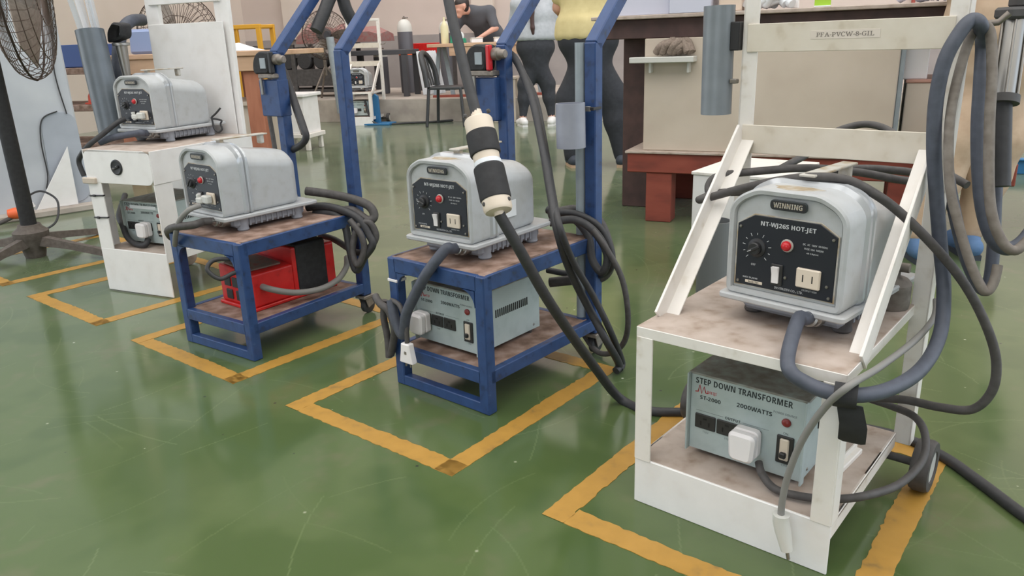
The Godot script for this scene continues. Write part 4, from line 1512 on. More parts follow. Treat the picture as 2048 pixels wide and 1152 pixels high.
func make_fan(label: String, base: Vector3, axis_turn: float, tilt: float, height: float, r: float, near: bool) -> Node3D:
	var t := thing("pedestal_fan", label, "fan", base, axis_turn, "industrial pedestal fans")
	var b := Mb.new()
	if near:
		b.lathe([[0.0, 0.0], [0.045, 0.0], [0.05, 0.02], [0.055, 0.05], [0.078, 0.10], [0.08, 0.13], [0.055, 0.15], [0.05, 0.165], [0.0, 0.165]], 20)
		part("base_hub", b, M.cast_iron, t)
		for k in 4:
			b = Mb.new()
			var a := k * PI / 2 + 0.55
			var d := V(cos(a), 0, sin(a))
			b.loft([leg_ring(d * 0.05 + V(0, 0.085, 0), d, 0.026, 0.024), leg_ring(d * 0.20 + V(0, 0.065, 0), d, 0.020, 0.017), leg_ring(d * 0.46 + V(0, 0.018, 0), d, 0.016, 0.016)])
			part("base_foot", b, M.cast_iron, t)
	else:
		for k in 3:
			b = Mb.new()
			var a := k * TAU / 3 + 0.5
			b.bar(V(0, 0.42, 0), V(cos(a) * 0.32, 0.0, sin(a) * 0.32), 0.02, 0.02, V(-sin(a), 0, cos(a)))
			part("stand_leg", b, M.steel_dull, t)
	b = Mb.new()
	b.tube(PackedVector3Array([V(0, 0.1 if near else 0.3, 0), V(0, height, 0)]), 0.036 if near else 0.02, 16)
	part("pole", b, M.black_soft if near else M.steel_dull, t)
	var hub := V(0, height, 0.12)
	var turn := Basis(Vector3.RIGHT, tilt)
	b = Mb.new()
	b.lathe([[0.0, -0.14], [0.06, -0.14], [0.085, -0.10], [0.085, 0.02], [0.05, 0.05], [0.0, 0.05]], 18, Transform3D(turn * Basis(V(1, 0, 0), V(0, 0, 1), V(0, -1, 0)), hub))
	part("motor", b, M.dark_metal, t)
	for k in 3:
		b = Mb.new()
		var rings := []
		for i in 6:
			var q := float(i) / 5
			var rr := lerpf(0.06, r * 0.88, q)
			var wd := lerpf(0.05, 0.16, sin(q * PI * 0.6)) * r / 0.35
			var a := k * TAU / 3
			var rad := V(cos(a), sin(a), 0)
			var tan := V(-sin(a), cos(a), 0) * wd
			var ln := V(0, 0, 0.05) * (1.2 - q)
			rings.append(PackedVector3Array([hub + turn * (rad * rr - tan * 0.5 - ln + V(0, 0, 0.07)), hub + turn * (rad * rr + tan * 0.5 + ln + V(0, 0, 0.07)), hub + turn * (rad * rr + tan * 0.5 + ln + V(0, 0, 0.074)), hub + turn * (rad * rr - tan * 0.5 - ln + V(0, 0, 0.074))]))
		b.loft(rings)
		part("blade", b, M.steel_dull, t)
	# wire guard: front and rear halves
	var wires := 56 if near else 40
	for hf in [-1.0, 1.0]:
		var half: float = hf
		b = Mb.new()
		var dz: float = 0.095 * half
		var wr := 0.0017 if near else 0.0025
		for k in wires:
			var a := TAU * k / wires
			var d := V(cos(a), sin(a), 0)
			var tw := V(-sin(a), cos(a), 0) * 0.03 * half
			b.tube(smooth([hub + turn * (d * r + V(0, 0, 0.05)), hub + turn * (d * r * 0.94 + V(0, 0, 0.05 + dz * 0.55) + tw * 0.3), hub + turn * (d * r * 0.7 + V(0, 0, 0.05 + dz * 0.92) + tw), hub + turn * (d * r * 0.2 + V(0, 0, 0.05 + dz))], 2), wr, 4)
		for e in [[1.0, 0.0], [0.94, 0.55], [0.8, 0.82], [0.45, 0.97], [0.2, 1.0]]:
			var loop := []
			for k in 36:
				var a := TAU * k / 36
				loop.append(hub + turn * (V(cos(a), sin(a), 0) * r * e[0] + V(0, 0, 0.05 + dz * e[1])))
			loop.append(loop[0])
			b.tube(PackedVector3Array(loop), (0.005 if e[0] == 1.0 else 0.0025), 5)
		part("wire_guard", b, plain(c8(96, 82, 74), 0.5, 0.3), t)
	return t


func leg_ring(c: Vector3, d: Vector3, w: float, h: float) -> PackedVector3Array:
	var s := V(-d.z, 0, d.x) * w
	var u := V(0, h, 0)
	return PackedVector3Array([c - s - u, c + s - u, c + s * 0.7 + u, c - s * 0.7 + u])


func make_cylinder(label: String, at: Vector3, h: float, r: float, band: bool) -> void:
	var t := thing("gas_cylinder", label, "gas cylinder", at, 0, "gas cylinders on the plinth")
	var b := Mb.new()
	b.lathe([[0.0, 0.0], [r * 0.92, 0.0], [r, 0.02], [r, h * 0.80]], 22)
	part("barrel", b, M.cylinder_grey, t)
	b = Mb.new()
	b.lathe([[r, h * 0.80], [r, h * 0.84], [r * 0.93, h * 0.89], [r * 0.7, h * 0.935], [r * 0.35, h * 0.96], [0.0, h * 0.965]], 22)
	part("shoulder", b, M.plug_cloudy, t, "white painted shoulder")
	b = Mb.new()
	b.lathe([[0.022, h * 0.955], [0.022, h * 0.985], [0.012, h * 0.987], [0.012, h]], 10)
	b.box(V(0.03, h * 0.98, 0), V(0.05, 0.02, 0.02), 0.003)
	part("valve", b, M.steel_dull, t)
	if band:
		b = Mb.new()
		b.lathe([[r + 0.003, h * 0.50], [r + 0.003, h * 0.53]], 22)
		part("band", b, M.orange, t, "orange band")


func make_background() -> void:
	var b := Mb.new()
	# near fan at the left edge, its plug and flex
	make_fan("dark pedestal fan with cast iron foot standing beside the grey partition", V(-2.361, 0, -3.72), 110.0, 0.0, 1.28, 0.44, true)
	b = Mb.new()
	b.tube(smooth([V(-3.2, 0.012, -4.05), V(-3.0, 0.02, -4.3), V(-2.93, 0.05, -4.5)], 6), 0.012, 8)
	single("extension_lead", b, M.rubber, V(-3.2, 0, -4.05), "dark rubber lead running to the orange connector", "cable")
	var t := thing("cable_connector", "orange cable connector with a white plug beside the fan pole", "connector", V(-2.90, 0.0, -4.50), 30)
	b = Mb.new()
	b.lathe([[0.0, -0.06], [0.026, -0.055], [0.034, -0.02], [0.034, 0.03], [0.028, 0.045], [0.0, 0.045]], 16, Transform3D(Basis(V(0, -1, 0), V(0.94, 0.34, 0), V(0, 0, 1)).orthonormalized(), V(0, 0.07, 0)))
	part("shell", b, M.orange, t)
	b = Mb.new()
	b.box(V(0.06, 0.10, 0), V(0.06, 0.04, 0.04), 0.008, Basis(Vector3.BACK, 0.35))
	part("plug", b, M.plug_white, t)
	hose("fan_flex", P["fan_flex"], 0.006, M.rubber_dark, "thin dark flex looping behind the pedestal fan pole", "cable")

	# wooden workbench on the left
	t = thing("workbench", "wooden workbench with orange-brown legs behind the white carts", "workbench", V(-2.05, 0, -5.95), -12)
	box_part("top", t, V(-0.75, 0.90, -0.35), V(0.62, 0.935, 0.36), M.wood)
	box_part("apron", t, V(-0.73, 0.80, 0.32), V(0.60, 0.90, 0.345), M.wood)
	for e in [[-0.68, -0.28], [-0.68, 0.28], [0.02, -0.28], [0.36, 0.28]]:
		box_part("leg", t, V(e[0] - 0.06, 0, e[1] - 0.035), V(e[0] + 0.06, 0.90 if e[1] < 0 else 0.80, e[1] + 0.035), M.wood_leg)
	box_part("lower_shelf", t, V(-0.60, 0.56, -0.25), V(0.29, 0.59, 0.27), M.cream)
	box_part("lower_cabinet", t, V(-0.60, 0.03, -0.24), V(0.27, 0.56, 0.24), M.cream)
	t = thing("paper_sheet", "white paper lying on the wooden workbench", "paper", V(-1.93, 0.937, -5.75), -20)
	b = Mb.new()
	b.loft([PackedVector3Array([V(-0.15, 0, 0.1), V(-0.05, 0.035, 0.1), V(0.1, 0.004, 0.1), V(0.17, 0.0, 0.1), V(0.17, -0.001, 0.1), V(-0.15, -0.001, 0.1)]), PackedVector3Array([V(-0.15, 0.02, -0.15), V(-0.05, 0.055, -0.15), V(0.1, 0.012, -0.15), V(0.17, 0.0, -0.15), V(0.17, -0.001, -0.15), V(-0.15, -0.001, -0.15)])])
	part("sheet", b, M.paper, t)
	t = thing("storage_bag", "pale blue bag standing on the wooden workbench", "bag", V(-2.52, 0.935, -5.80), -12)
	b = Mb.new()
	b.prism(rounded([Vector2(-0.13, 0), Vector2(0.13, 0), Vector2(0.12, 0.17), Vector2(-0.11, 0.17)], 0.03, 4), -0.08, 0.08, 0.02)
	part("bag", b, M.cloth_blue, t)
	b = Mb.new()
	b.lathe([[0.0, 0.0], [0.022, 0.0], [0.022, 0.05], [0.012, 0.06], [0.0, 0.06]], 12)
	var tin := part("cap_tin", b, M.lamp_red, self)
	tin.position = V(-2.655, 0.935, -5.62)
	tag(tin, "small red pot on the wooden workbench edge", "pot")
	b = Mb.new()
	b.lathe([[0.0, 0.0], [0.03, 0.0], [0.03, 0.14], [0.018, 0.16], [0.018, 0.175], [0.0, 0.175]], 14)
	var jar := part("spray_bottle", b, M.plug_cloudy, self)
	jar.position = V(-1.93, 0.592, -5.72)
	tag(jar, "white bottle on the workbench's lower shelf", "bottle")

	# rack between the partition and the pipe, with crates
	t = thing("storage_rack", "wooden storage rack seen between grey partition and grey pipe", "rack", V(-3.35, 0, -6.5), -12)
	for y in [0.22, 0.52, 0.80]:
		box_part("shelf", t, V(-0.5, y, -0.25), V(0.5, y + 0.05, 0.25), M.board)
	for x in [-0.48, 0.48]:
		for z in [-0.23, 0.23]:
			box_part("upright", t, V(x - 0.025, 0, z - 0.025), V(x + 0.025, 1.0, z + 0.025), M.wood_leg)
	t = thing("crate", "dark blue plastic crate on the wooden storage rack", "crate", V(-3.30, 0.852, -6.42), -12)
	for e in [[V(-0.2, 0, -0.14), V(0.2, 0.01, 0.14)], [V(-0.2, 0, 0.13), V(0.2, 0.17, 0.14)], [V(-0.2, 0, -0.14), V(0.2, 0.17, -0.13)], [V(-0.2, 0, -0.13), V(-0.19, 0.17, 0.13)], [V(0.19, 0, -0.13), V(0.2, 0.17, 0.13)]]:
		box_part("side", t, e[0], e[1], M.bin_blue, 0.003)
	t = thing("hard_hat", "orange-red hard hat on the storage rack's middle shelf", "helmet", V(-3.22, 0.572, -6.40), 0)
	b = Mb.new()
	b.lathe([[0.15, 0.0], [0.15, 0.008], [0.125, 0.012], [0.12, 0.06], [0.095, 0.105], [0.05, 0.13], [0.0, 0.138]], 20)
	part("shell", b, plain(c8(204, 76, 56), 0.4), t)

	# white cabinet stool
	t = thing("cabinet_stool", "white cabinet stool on slim legs beyond the second cart", "stool", V(-2.0, 0, -7.6), -14)
	box_part("top", t, V(-0.17, 0.50, -0.18), V(0.17, 0.53, 0.18), M.white_clean)
	box_part("body", t, V(-0.145, 0.16, -0.15), V(0.145, 0.50, 0.15), M.white_clean)
	box_part("stretcher", t, V(-0.18, 0.12, -0.17), V(0.18, 0.16, 0.17), M.white)
	for x in [-0.14, 0.14]:
		for z in [-0.13, 0.13]:
			box_part("leg", t, V(x - 0.02, 0, z - 0.02), V(x + 0.02, 0.12, z + 0.02), M.white)

	# yellow guard frame
	t = thing("guard_frame", "yellow steel guard frame standing at the back wall", "frame", V(-3.02, 0, -9.35), -14)
	for z in [-0.30, 0.0]:
		for x in [-0.24, 0.24]:
			box_part("post", t, V(x - 0.027, 0, z - 0.02), V(x + 0.027, 1.17, z + 0.02), M.yellow_paint)
		box_part("rail", t, V(-0.27, 1.165, z - 0.02), V(0.27, 1.21, z + 0.02), M.yellow_paint)
	for x in [-0.24, 0.24]:
		box_part("side_rail", t, V(x - 0.02, 1.17, -0.28), V(x + 0.02, 1.205, -0.02), M.yellow_paint)

	# steel stock rack with tarp-covered machine, far left of centre
	t = thing("stock_rack", "long steel stock rack of dark bars on the plinth", "rack", V(-3.1, 0.28, -11.35), -17)
	for y in [0.06, 0.16, 0.52, 0.62]:
		for z in [-0.2, 0.2]:
			box_part("bar", t, V(-1.6, y, z - 0.03), V(1.15, y + 0.045, z + 0.03), M.iron)
	for x in [-1.5, -0.6, 0.3, 1.05]:
		for z in [-0.24, 0.24]:
			box_part("post", t, V(x - 0.03, 0, z - 0.02), V(x + 0.03, 0.7, z + 0.02), M.iron)
	for k in 5:
		b = Mb.new()
		b.tube(PackedVector3Array([V(-1.5 + 0.1 * k, 0.28 + 0.05 * (k % 2), -0.15 + 0.07 * k), V(1.1, 0.28 + 0.05 * (k % 2), -0.15 + 0.07 * k)]), 0.035, 10)
		part("stock_tube", b, M.steel_dull, t)
	t = thing("covered_machine", "low machine under a faded red tarp behind the far fan", "machine", V(-2.15, 1.032, -11.02), -17)
	b = Mb.new()
	var rings := []
	var rng := RandomNumberGenerator.new()
	rng.seed = 8
	for i in 9:
		var x := -0.62 + 0.155 * i
		var h := 0.16 + 0.05 * sin(i * 1.7) if i > 0 and i < 8 else 0.06
		rings.append(PackedVector3Array([V(x, -0.05, 0.24), V(x + 0.02, h * 0.6, 0.23 + rng.randf() * 0.02), V(x, h, 0.10), V(x, h + 0.02, -0.05), V(x, h * 0.7, -0.22), V(x, -0.05, -0.24)]))
	b.loft(rings)
	part("tarp", b, M.tarp, t)
	t = thing("tyre", "row of black rollers on the stock rack", "roller", V(-2.62, 0.43, -11.0), -17)
	t.name = "roller_set"
	for k in 4:
		b = Mb.new()
		b.lathe([[0.0, -0.05], [0.10, -0.05], [0.115, -0.03], [0.115, 0.03], [0.10, 0.05], [0.0, 0.05]], 18, Transform3D(Basis(V(1, 0, 0), V(0, 0, 1), V(0, -1, 0)), V(-0.35 + 0.25 * k, 0.33, 0.0)))
		part("roller", b, M.rubber_dark, t)
	box_part("cradle", t, V(-0.5, 0.0, -0.06), V(0.55, 0.22, 0.06), M.iron)

	# two far fans
	make_fan("round industrial fan with splayed steel legs on the plinth", V(-2.32, 0.28, -10.42), 28.0, 0.05, 0.80, 0.30, false)
	make_fan("large industrial fan behind the tall white cart's back board", V(-3.05, 0.0, -7.75), 10.0, 0.0, 1.10, 0.36, false)

	# far white cart with its welder, transformer and pipe
	var far := V(-2.02, 0, -9.66)
	make_white_cart("small white cart standing far back before the concrete plinth", far, -10.0, false)
	make_welder("grey welder on the small white cart standing far back", far + Basis(Vector3.UP, deg_to_rad(-10)) * V(0.2, 0.401, -0.10), -10.0, {"dial": 0.2})
	make_transformer("transformer on the lower deck of the small far white cart", far + Basis(Vector3.UP, deg_to_rad(-10)) * V(0.2, 0.106, -0.08), -10.0, 1)
	pipe("rod_pipe", V(-2.11, 0.12, -10.12), V(-2.17, 1.05, -10.16), 0.05, M.pvc_pale, "long pale plastic pipe on the small far white cart", 0.004, "plastic rod pipes")
	hose("floor_cable", [V(-1.72, 0.30, -9.7), V(-1.66, 0.10, -9.62), V(-1.55, 0.012, -9.60), V(-1.2, 0.012, -9.65), V(-0.85, 0.012, -9.7), V(-0.55, 0.03, -9.8), V(-0.45, 0.10, -10.0)], 0.014, M.rubber_dark, "black cable lying on the floor before the concrete plinth", "cable")

	# dark table, cylinders, sheets on the plinth
	t = thing("metal_table", "dark grey metal table standing on the concrete plinth", "table", V(-1.63, 0.28, -10.75), -14)
	box_part("top", t, V(-0.44, 0.53, -0.25), V(0.44, 0.59, 0.25), M.dark_metal)
	for x in [-0.40, 0.40]:
		for z in [-0.21, 0.21]:
			box_part("leg", t, V(x - 0.035, 0, z - 0.035), V(x + 0.035, 0.53, z + 0.035), M.dark_metal)
	make_cylinder("grey gas cylinder with orange band behind the dark table", V(-1.36, 0.28, -11.25), 1.02, 0.105, true)
	make_cylinder("dark gas cylinder with white shoulder beside the wooden table", V(-0.82, 0.28, -11.45), 0.98, 0.085, false)
	make_cylinder("dark gas cylinder standing under the dark metal table", V(-1.72, 0.28, -11.22), 0.62, 0.10, false)
	t = thing("steel_bench", "red painted bench against the back wall's grey dado", "bench", V(-1.02, 0.28, -11.62), -17)
	box_part("seat", t, V(-0.25, 0.52, -0.13), V(0.35, 0.66, 0.13), M.red)
	for x in [-0.2, 0.3]:
		box_part("leg", t, V(x - 0.02, 0, -0.1), V(x + 0.02, 0.52, 0.1), M.iron)
	for k in 6:
		b = Mb.new()
		var w := 0.035 + 0.006 * (k % 3)
		b.loft([PackedVector3Array([V(-w, 0, 0.003), V(w, 0, 0.003), V(w, 0, -0.003), V(-w, 0, -0.003)]), PackedVector3Array([V(-w, 0.3, 0.02), V(w, 0.3, 0.01), V(w, 0.3, 0.004), V(-w, 0.3, 0.014)]), PackedVector3Array([V(-w * 0.8, 0.56, 0.0), V(w * 0.8, 0.56, 0.0), V(w * 0.8, 0.56, -0.006), V(-w * 0.8, 0.56, -0.006)])])
		var o := part("plastic_strip", b, M.paper, self)
		o.name = numbered("plastic_strip") if k else o.name
		o.transform = Transform3D(Basis(Vector3.BACK, 0.12 + 0.03 * (k % 3)), V(-1.06 + 0.042 * k, 0.285, -10.62 - 0.03 * k))
		tag(o, "white plastic strip in the bundle leaning beside the dark table", "plastic strip", "white strips leaning by the dark table")
	# blue bracket standing on the floor
	t = thing("floor_bracket", "small blue steel post with a flat foot before the plinth", "bracket", V(-1.60, 0, -9.72), -14)
	b = Mb.new()
	b.prism(PackedVector2Array([Vector2(-0.055, 0.0), Vector2(0.055, 0.0), Vector2(0.045, 0.34), Vector2(0.0, 0.37), Vector2(-0.10, 0.28), Vector2(-0.06, 0.25)]), -0.02, 0.02, 0.004)
	part("post", b, M.signal_blue, t)
	box_part("foot", t, V(-0.12, 0, -0.10), V(0.22, 0.025, 0.14), M.signal_blue)

	# black plastic chair
	t = thing("plastic_chair", "black plastic chair beside the wooden table", "chair", V(-0.66, 0, -9.38), 78)
	for x in [-0.19, 0.19]:
		for z in [-0.19, 0.19]:
			b = Mb.new()
			b.bar(V(x * 1.22, 0.0, z * 1.2), V(x, 0.44, z), 0.045, 0.03, Vector3.RIGHT, 0.006)
			part("leg", b, M.plastic_chair, t)
	b = Mb.new()
	b.prism(rect(0.44, 0.44, 0.08, 4), 0.42, 0.45, 0.006, Transform3D(Basis(V(1, 0, 0), V(0, 0, -1), V(0, 1, 0)), Vector3.ZERO))
	part("seat", b, M.plastic_chair, t)
	b = Mb.new()
	var arch := []
	for k in 13:
		var a := PI * k / 12
		arch.append(V(cos(a) * 0.21, 0.45 + 0.38 * pow(sin(a), 0.55), -0.20 - 0.10 * sin(a)))
	b.tube(PackedVector3Array(arch), 0.034, 8)
	part("back_frame", b, M.plastic_chair, t)
	for k in 3:
		b = Mb.new()
		b.bar(V(-0.09 + 0.09 * k, 0.46, -0.21), V(-0.09 + 0.09 * k, 0.80, -0.295), 0.05, 0.012, Vector3.RIGHT, 0.003)
		part("back_slat", b, M.plastic_chair, t)

	# wooden table of the far group
	t = thing("work_table", "light wooden table where people work at the back", "table", V(-0.28, 0, -10.05), -8)
	box_part("top", t, V(-0.62, 0.885, -0.45), V(0.75, 0.925, 0.30), M.wood)
	box_part("apron", t, V(-0.35, 0.78, 0.26), V(0.72, 0.885, 0.285), M.wood)
	for x in [-0.5, 0.62]:
		for s in [-1, 1]:
			b = Mb.new()
			b.bar(V(x + 0.16 * s, 0.0, 0.0), V(x + 0.03 * s, 0.885, 0.0), 0.05, 0.05, Vector3.RIGHT, 0.004)
			part("trestle_leg", b, M.pvc_pale, t)
	box_part("tie_beam", t, V(-0.62, 0.20, 0.08), V(0.9, 0.31, 0.14), M.redwood)
	t = thing("tape_dispenser", "green tape dispenser with white roll on the wooden table", "tape dispenser", V(-0.55, 0.925, -9.92), -5)
	b = Mb.new()
	b.prism(rounded([Vector2(-0.10, 0.0), Vector2(0.10, 0.0), Vector2(0.09, 0.06), Vector2(0.02, 0.05), Vector2(-0.09, 0.10)], 0.012, 3), -0.04, 0.04, 0.006)
	part("body", b, M.green_tool, t)
	b = Mb.new()
	b.lathe([[0.026, -0.02], [0.05, -0.02], [0.05, 0.02], [0.026, 0.02], [0.026, -0.02]], 22, Transform3D(Basis(V(1, 0, 0), V(0, 0, 1), V(0, -1, 0)), V(0.02, 0.085, 0)), false)
	part("tape_roll", b, M.paper, t)
	t = thing("squeeze_bottle", "pale yellow squeeze bottle on the wooden table", "bottle", V(-0.72, 0.925, -10.0), 0)
	b = Mb.new()
	b.lathe([[0.0, 0.0], [0.045, 0.0], [0.048, 0.02], [0.048, 0.2], [0.02, 0.25], [0.012, 0.28], [0.012, 0.31], [0.0, 0.31]], 16)
	part("bottle", b, plain(c8(228, 220, 180), 0.4), t)
	for e in [[V(-0.33, 0.925, -9.95), "small white box on the wooden table beside the tape dispenser", 0.07], [V(-0.02, 0.925, -9.93), "small white tub on the wooden table behind the blue post", 0.09]]:
		var o := thing("parts_box", e[1], "box", e[0], 12)
		box_part("tray", o, V(-e[2], 0, -0.05), V(e[2], 0.045, 0.05), M.paper, 0.004)
		box_part("lid", o, V(-e[2] - 0.004, 0.045, -0.054), V(e[2] + 0.004, 0.058, 0.054), M.plug_cloudy, 0.003)
	t = thing("low_stool", "cream low stool standing beside the woman's legs", "stool", V(0.03, 0, -9.55), -10)
	box_part("top", t, V(-0.16, 0.50, -0.15), V(0.12, 0.53, 0.15), M.cream)
	for x in [-0.13, 0.09]:
		for z in [-0.12, 0.12]:
			box_part("leg", t, V(x - 0.022, 0, z - 0.022), V(x + 0.022, 0.50, z + 0.022), M.cream)

	make_right_bench()


func make_right_bench() -> void:
	var at := V(0.63, 0, -4.06)
	var turn := -25.0
	var t := thing("fabrication_bench", "large bench with beige front box on a reddish brown timber base", "workbench", at, turn)
	box_part("base_beam", t, V(0.0, 0.262, -0.10), V(1.75, 0.362, 0.0), M.redwood)
	box_part("base_beam", t, V(0.0, 0.262, -0.75), V(1.75, 0.362, -0.65), M.redwood)
	box_part("base_slab", t, V(-0.01, 0.362, -0.76), V(1.40, 0.374, 0.012), M.white_dirty, 0.002)
	for x in [0.10, 1.25]:
		for z in [-0.71, -0.065]:
			box_part("base_leg", t, V(x, 0, z - 0.055), V(x + 0.135, 0.262, z + 0.055), M.redwood)
	box_part("front_box", t, V(0.075, 0.374, -0.55), V(1.24, 0.93, -0.03), M.cream)
	box_part("box_edge", t, V(1.24, 0.374, -0.50), V(1.262, 0.93, -0.04), M.pvc_pale)
	box_part("end_cabinet", t, V(-0.13, 0.0, -0.72), V(0.07, 0.93, -0.35), M.brown)
	box_part("fascia", t, V(-0.14, 0.93, -0.72), V(1.9, 1.024, -0.05), M.brown)
	box_part("countertop", t, V(-0.20, 1.024, -0.78), V(1.92, 1.042, 0.0), M.white_dirty, 0.003)
	box_part("side_cabinet", t, V(1.28, 0.374, -0.52), V(1.75, 0.70, -0.10), M.cream)
	box_part("side_rim", t, V(1.275, 0.70, -0.525), V(1.755, 0.715, -0.095), plain(c8(196, 150, 134), 0.6))
	box_part("white_plate", t, V(1.235, 0.715, -0.14), V(1.36, 0.90, -0.12), M.plug_white)
	var b := Mb.new()
	var xf := Transform3D(Basis(Vector3.UP, deg_to_rad(turn)), at)
	t = thing("wall_ledge", "narrow white ledge on the beige box holding a rag", "shelf", xf * V(0.02, 0.815, -0.03), turn)
	box_part("plate", t, V(0.0, 0.0, 0.0), V(0.32, 0.028, 0.09), M.plug_cloudy, 0.003)
	for x in [0.09, 0.28]:
		box_part("bracket", t, V(x, -0.05, 0.0), V(x + 0.012, 0.0, 0.05), M.plug_cloudy, 0.002)
	# crumpled rag
	b = Mb.new()
	var rng := RandomNumberGenerator.new()
	rng.seed = 12
	for k in 7:
		var c := V(rng.randf_range(-0.05, 0.05), 0.018, rng.randf_range(-0.015, 0.02))
		b.tube(smooth([c + V(-0.045, 0, 0), c + V(-0.02, rng.randf_range(0.02, 0.06), 0.012), c + V(0.012, rng.randf_range(0.03, 0.06), -0.012), c + V(0.045, 0.0, 0.008)], 5), 0.018, 8)
	var o := part("crumpled_rag", b, M.rag, self)
	o.transform = xf * Transform3D(Basis(), V(0.235, 0.843, 0.015))
	tag(o, "crumpled brown rag on the narrow white ledge", "rag")
	# bins, carton and frames on the countertop
	for e in [[0.02, 0.27, -0.36, 0.26, M.bin_lilac, "lilac plastic bin", "lilac plastic bin at the countertop's near end"], [0.30, 0.20, -0.32, 0.24, M.bin_lilac, "", "lilac plastic bin beside the carton on the countertop"]]:
		var n := thing("storage_bin", e[6], "bin", xf * V(e[0] - 0.1, 1.043, e[2] + 0.20), turn, "bins on the long countertop")
		var w: float = e[1]
		var h: float = e[3]
		box_part("front", n, V(0, 0, 0.11), V(w, h, 0.116), e[4], 0.002)
		box_part("back", n, V(0, 0, -0.116), V(w, h, -0.11), e[4], 0.002)
		box_part("side", n, V(0, 0, -0.11), V(0.006, h, 0.11), e[4], 0.002)
		box_part("side", n, V(w - 0.006, 0, -0.11), V(w, h, 0.11), e[4], 0.002)
		box_part("bottom", n, V(0, 0, -0.11), V(w, 0.006, 0.11), e[4], 0.002)
	t = thing("carton", "cream cardboard carton on the long countertop", "carton", xf * V(0.43, 1.043, -0.14), turn)
	box_part("box", t, V(0, 0, -0.1), V(0.105, 0.22, 0.1), M.carton)
	box_part("flap", t, V(0.0, 0.22, -0.1), V(0.105, 0.226, 0.0), M.carton, 0.001)
	t = thing("window_sample", "white framed sample board with dark glass on the countertop", "frame", xf * V(0.55, 1.043, -0.14), turn)
	box_part("stile", t, V(0.0, 0, -0.02), V(0.035, 0.30, 0.02), M.plug_white)
	box_part("stile", t, V(0.20, 0, -0.02), V(0.235, 0.30, 0.02), M.plug_white)
	box_part("pane", t, V(0.035, 0.02, -0.008), V(0.20, 0.28, 0.008), M.print_dark)
	for e in [[0.66, M.paper, "crumpled white cloth on the long countertop"], [1.35, M.bin_lilac, "crumpled lilac bag at the far countertop end"]]:
		b = Mb.new()
		for k in 8:
			var c := V(rng.randf_range(-0.09, 0.09), 0.02, rng.randf_range(-0.03, 0.03))
			b.tube(smooth([c + V(-0.06, 0, 0), c + V(-0.02, rng.randf_range(0.01, 0.05), 0.02), c + V(0.02, rng.randf_range(0.02, 0.05), -0.02), c + V(0.06, 0.0, 0.01)], 5), 0.02, 8)
		o = part("crumpled_cloth", b, e[1], self)
		o.transform = xf * Transform3D(Basis(), V(e[0], 1.043, -0.08))
		tag(o, e[2], "cloth")
	t = thing("label_card", "bright green card standing on the long countertop", "card", xf * V(0.86, 1.043, -0.05), turn)
	box_part("card", t, V(0, 0, -0.003), V(0.07, 0.10, 0.003), M.green_label, 0.001)
	box_part("foot", t, V(0.0, 0, -0.02), V(0.07, 0.006, 0.02), M.paper, 0.001)
	# low white cart body half hidden behind the nearest cart
	t = thing("cart_cabinet", "low white box cabinet half hidden behind the nearest white cart", "cabinet", V(0.70, 0, -2.90), -38)
	box_part("carcass", t, V(0.0, 0.05, -0.40), V(0.34, 0.44, 0.0), M.white_clean)
	box_part("top", t, V(-0.005, 0.44, -0.405), V(0.345, 0.452, 0.005), M.white, 0.002)
	for x in [0.02, 0.28]:
		for z in [-0.38, -0.06]:
			box_part("foot", t, V(x, 0, z), V(x + 0.04, 0.05, z + 0.04), M.rubber)
	pipe("rod_pipe", V(0.70, 0.0, -2.56), V(0.70, 0.34, -2.56), 0.055, plain(c8(104, 106, 106), 0.5), "short dark grey plastic pipe behind the nearest cart's shelf", 0.004, "plastic rod pipes")
	t = thing("floor_beam", "blue painted beam lying on the floor far right", "beam", V(3.35, 0, -5.0), -25)
	box_part("web", t, V(-0.4, 0.0, -0.02), V(0.9, 0.09, 0.02), M.signal_blue)
	box_part("flange", t, V(-0.4, 0.09, -0.04), V(0.9, 0.10, 0.04), M.signal_blue, 0.002)

